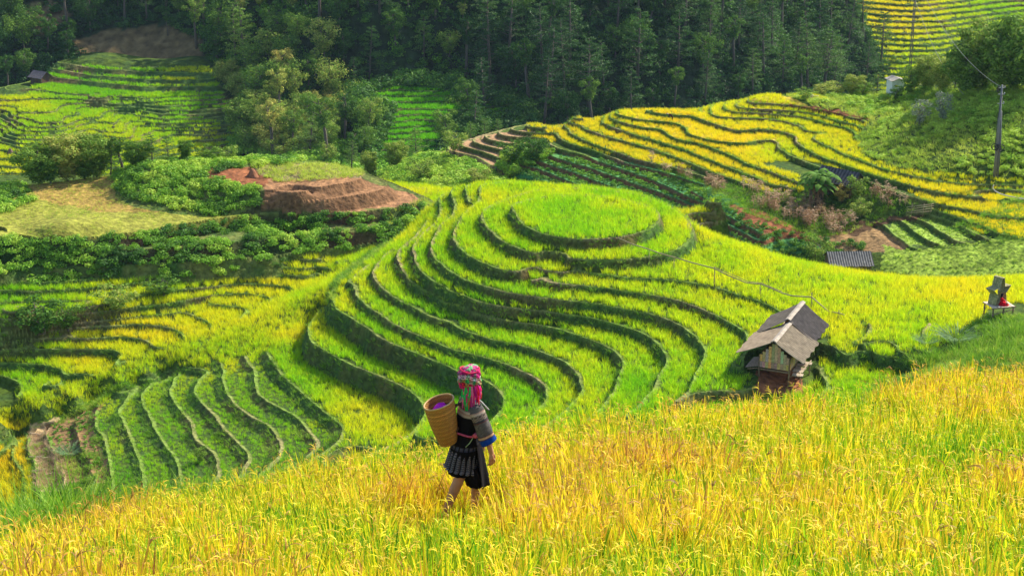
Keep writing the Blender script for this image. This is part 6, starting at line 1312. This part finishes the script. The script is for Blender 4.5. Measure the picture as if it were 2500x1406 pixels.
# -- star seat on a bamboo platform, with a sitter in red
sp_ = HM.at(2438, 772, 105, 145); SZ = math.atan2(.25, 1)
r = root('bamboo_platform', sp_, SZ, 'small bamboo platform on stilts at the right edge, under the star seat', 'platform')
g = GB()
for i in range(14): g.box((-.85 + .13 * i, .1, .92 + random.uniform(-.006, .006)), (.12, 1.5, .03), random.choice([(.60, .48, .36), (.68, .56, .44), (.52, .4, .3)]))
g.obj('deck', M_WOOD, r)
g = GB(); g.bar((-.95, -.6, .87), (1.0, -.6, .87), .07, .07, (.3, .2, .12)); g.bar((-.95, .8, .87), (1.0, .8, .87), .07, .07, (.3, .2, .12)); g.bar((-.8, -.4, .3), (.95, -.5, .65), .06, .06, (.45, .33, .22)); g.obj('beam', M_WOOD, r)
for x, y in ((-.8, -.6), (.0, -.6), (.85, -.6), (-.8, .8), (.85, .8)): g = GB(); g.tube([(x, y, -.9), (x + random.uniform(-.06, .06), y, .9)], .055, (.16, .11, .07), 7); g.obj('leg', M_WOOD, r, True)
st_ = root('star_seat', sp_ + Vector((-.12, .3, .95)), R(38), 'star-shaped woven bamboo seat standing on the platform', 'seat')
c0 = Vector((0, 0, .93)); outl = []
for k in range(10):
    a = R(90 + 36 * k); rr = (1.12, .50)[k % 2]; outl.append(c0 + Vector((rr * math.cos(a) * .95, 0, rr * math.sin(a) * 1.0)))
outl[0] += Vector((-.13, 0, 0)); tp0 = [Vector((-.13, 0, 2.04)), Vector((.13, 0, 2.04))]
pts = [tp0[0]] + outl[1:] + [tp0[1]]
for k in range(len(pts)):
    a, b = pts[k], pts[(k + 1) % len(pts)]
    if k == 4: pass
    g = GB(); nseg = 8; nw = 6
    for i in range(nseg):
        for j in range(nw):
            t0, t1 = i / nseg, (i + 1) / nseg; y0, y1 = -.36 + .72 * j / nw, -.36 + .72 * (j + 1) / nw; c = random.choice([(.30, .28, .13), (.38, .34, .17), (.24, .24, .11)]); bulge = Vector((0, .01 * ((i + j) % 2), 0))
            A, B = a.lerp(b, t0), a.lerp(b, t1); nrm = (B - A).cross(Vector((0, 1, 0))).normalized() * (.012 + .006 * ((i + j) % 2))
            vs = [A + Vector((0, y0, 0)) + nrm, B + Vector((0, y0, 0)) + nrm, B + Vector((0, y1, 0)) + nrm, A + Vector((0, y1, 0)) + nrm]; vs += [v_ - nrm * 2 for v_ in vs]
            g.add(vs, [(0, 1, 2, 3), (7, 6, 5, 4), (0, 4, 5, 1), (1, 5, 6, 2), (2, 6, 7, 3), (3, 7, 4, 0)], c)
    g.obj('woven_panel', M_WOOD, st_)
for yy in (-.37, .37): g = GB(); g.tube([p + Vector((0, yy, 0)) for p in pts + [pts[0]]], .02, (.42, .36, .22), 6, False); g.obj('frame', M_WOOD, st_, True)
s2 = root('person', sp_ + Vector((.10, -.18, .95)), 0, 'person in a long red dress sitting in front of the star seat', 'person')
RD = (.62, .008, .02); nodes = []; edges = []
pe = nd((0, 0, .14), (.13, .13)); a1 = nd((-.03, 0, .33), (.10, .09), pe); a2 = nd((-.06, 0, .52), (.11, .09), a1); a3 = nd((-.05, 0, .64), .04, a2); a4 = nd((-.02, -.01, .72), .07, a3); a5 = nd((0, -.01, .82), .085, a4); nd((.07, -.05, .77), .02, a5)
for sy in (-1, 1):
    s0 = nd((-.06, .14 * sy, .56), .045, a2); s1_ = nd((.08, .19 * sy, .40), .034, s0); s3 = nd((.24, .12 * sy, .36), .025, s1_); ph = nd((.29, .10 * sy, .35), .022, s3)
    for q_ in range(4): nd((.345, (.08 + .014 * q_) * sy, .345), .007, ph)
    nd((.30, (.075) * sy, .375), .008, s3)
    l0 = nd((.10, .08 * sy, .13), .08, pe); l1 = nd((.38, .12 * sy, .22), .055, l0); l2 = nd((.40, .10 * sy, .04), .035, l1); nd((.52, .10 * sy, .02), .03, l2)
skin_body('body', nodes, edges, pe, M_SKIN, SKC, s2, 1)
dr = [((-.05,0,.62), (.05,0,0), (0,.09,0)), ((-.05,0,.55), (.10,0,0), (0,.17,0)), ((-.04,0,.42), (.105,0,0), (0,.14,0)), ((-.02,0,.30), (.10,0,0), (0,.13,0)), ((.06,0,.22), (.22,0,.02), (0,.20,0)), ((.14,0,.10), (.34,0,0), (0,.27,0)), ((.15,0,.0), (.37,0,0), (0,.30,0))]
loft(dr, 48, lambda t, a: tuple(x * (1 + .15 * math.sin(a * 9)) for x in RD), dispf=lambda t, a: 1 + .06 * t * math.sin(9 * a + 4 * t), n_sub=5).obj('dress', M_CLOTH, s2, True)
for sy in (-1, 1): g = GB(); g.tube([(-.07, .12 * sy, .585), (-.02, .17 * sy, .50), (.08, .195 * sy, .40), (.17, .16 * sy, .375)], [.05, .055, .055, .06], RD, 10, False); g.obj('sleeve', M_CLOTH, s2, True)
g = GB(); g.tube([(-.03, 0, .93), (-.02, 0, .90), (-.03, 0, .82), (-.06, 0, .72), (-.08, 0, .60)], [.03, .085, .10, .08, .05], (.02, .012, .012), 12); g.obj('hair', M_CLOTH, s2, True)
# -- a stooping harvester far off in the golden field
hv = HR.at(1641, 297); s3_ = root('person', hv, 0, 'tiny stooping person in dark clothes in the middle of the golden field', 'person'); nodes = []; edges = []
pe = nd((0, 0, .78), (.15, .15)); b1 = nd((-.18, 0, .90), .13, pe); b2 = nd((-.36, 0, .93), .12, b1); b3_ = nd((-.46, 0, .93), .05, b2); nd((-.56, 0, .92), .10, b3_)
for sy in (-1, 1): q1 = nd((.0, .1 * sy, .45), .07, pe); nd((.02, .1 * sy, .03), .045, q1); a1 = nd((-.38, .17 * sy, .72), .045, b2); nd((-.45, .14 * sy, .5), .035, a1)
skin_body('body', nodes, edges, pe, M_CLOTH, (.06, .02, .025), s3_, 1); g = GB(); g.tube([(-.60, 0, .92), (-.58, 0, 1.0), (-.56, 0, 1.08)], [.2, .12, .01], (.35, .28, .18), 12); g.obj('hat', M_WOOD, s3_, True)
def grid_haze():
    m, nt = newmat('haze_air'); out = N(nt, 'ShaderNodeOutputMaterial'); pv = N(nt, 'ShaderNodeVolumePrincipled'); pv.inputs['Color'].default_value = (.55, .75, 1, 1); pv.inputs['Density'].default_value = HAZE; pv.inputs['Anisotropy'].default_value = .1
    L(nt, pv.outputs[0], out.inputs['Volume'])
    bm = bmesh.new(); bmesh.ops.create_cube(bm, size=1); me = bpy.data.meshes.new('haze'); bm.to_mesh(me); bm.free(); me.materials.append(m)
    o = bpy.data.objects.new('haze', me); o.scale = (5400, 5200, 520); o.location = (0, 1100, 130); C.objects.link(o); o['kind'] = 'stuff'; o['label'] = 'thin blue air between the camera and the far slopes'; o['category'] = 'haze'; return o
HAZE = .00006
# ------------------------------------------------------------------ camera, sun, sky
cam = bpy.data.cameras.new('camera'); co = bpy.data.objects.new('camera', cam); C.objects.link(co)
cam.sensor_width = 36; cam.lens = 18 / math.tan(R(16)); cam.clip_start = .2; cam.clip_end = 8000
co.rotation_euler = (R(90) + PITCH, 0, 0); SC.camera = co
SUN_EL, SUN_AZ = R(41), R(50)     # behind the hills, to the right
sl = bpy.data.lights.new('sun', 'SUN'); sl.energy = 5.0; sl.angle = R(.5); sl.color = (1, .93, .80)
so = bpy.data.objects.new('sun', sl); C.objects.link(so)
sd = Vector((math.sin(SUN_AZ) * math.cos(SUN_EL), math.cos(SUN_AZ) * math.cos(SUN_EL), math.sin(SUN_EL)))
so.rotation_euler = sd.to_track_quat('Z', 'Y').to_euler()
w = bpy.data.worlds.new('World'); SC.world = w; w.use_nodes = True; nt = w.node_tree; nt.nodes.clear()
sk = N(nt, 'ShaderNodeTexSky'); sk.sky_type = 'NISHITA'; sk.sun_disc = False; sk.sun_elevation = SUN_EL; sk.sun_rotation = SUN_AZ
bg = N(nt, 'ShaderNodeBackground'); bg.inputs[1].default_value = SKY_STR; ow = N(nt, 'ShaderNodeOutputWorld')
L(nt, sk.outputs[0], bg.inputs[0]); L(nt, bg.outputs[0], ow.inputs[0])
SC.view_settings.view_transform = 'Standard'; SC.view_settings.look = 'None'; SC.view_settings.exposure = EXPO; SC.view_settings.gamma = 1
SC.cycles.max_bounces = 6; SC.cycles.diffuse_bounces = 3; SC.cycles.transmission_bounces = 4; SC.cycles.glossy_bounces = 2; SC.cycles.transparent_max_bounces = 8
SC.cycles.use_adaptive_sampling = True; SC.cycles.use_denoising = True
HZ = grid_haze()
print('script done', round(time.time() - T0, 1))
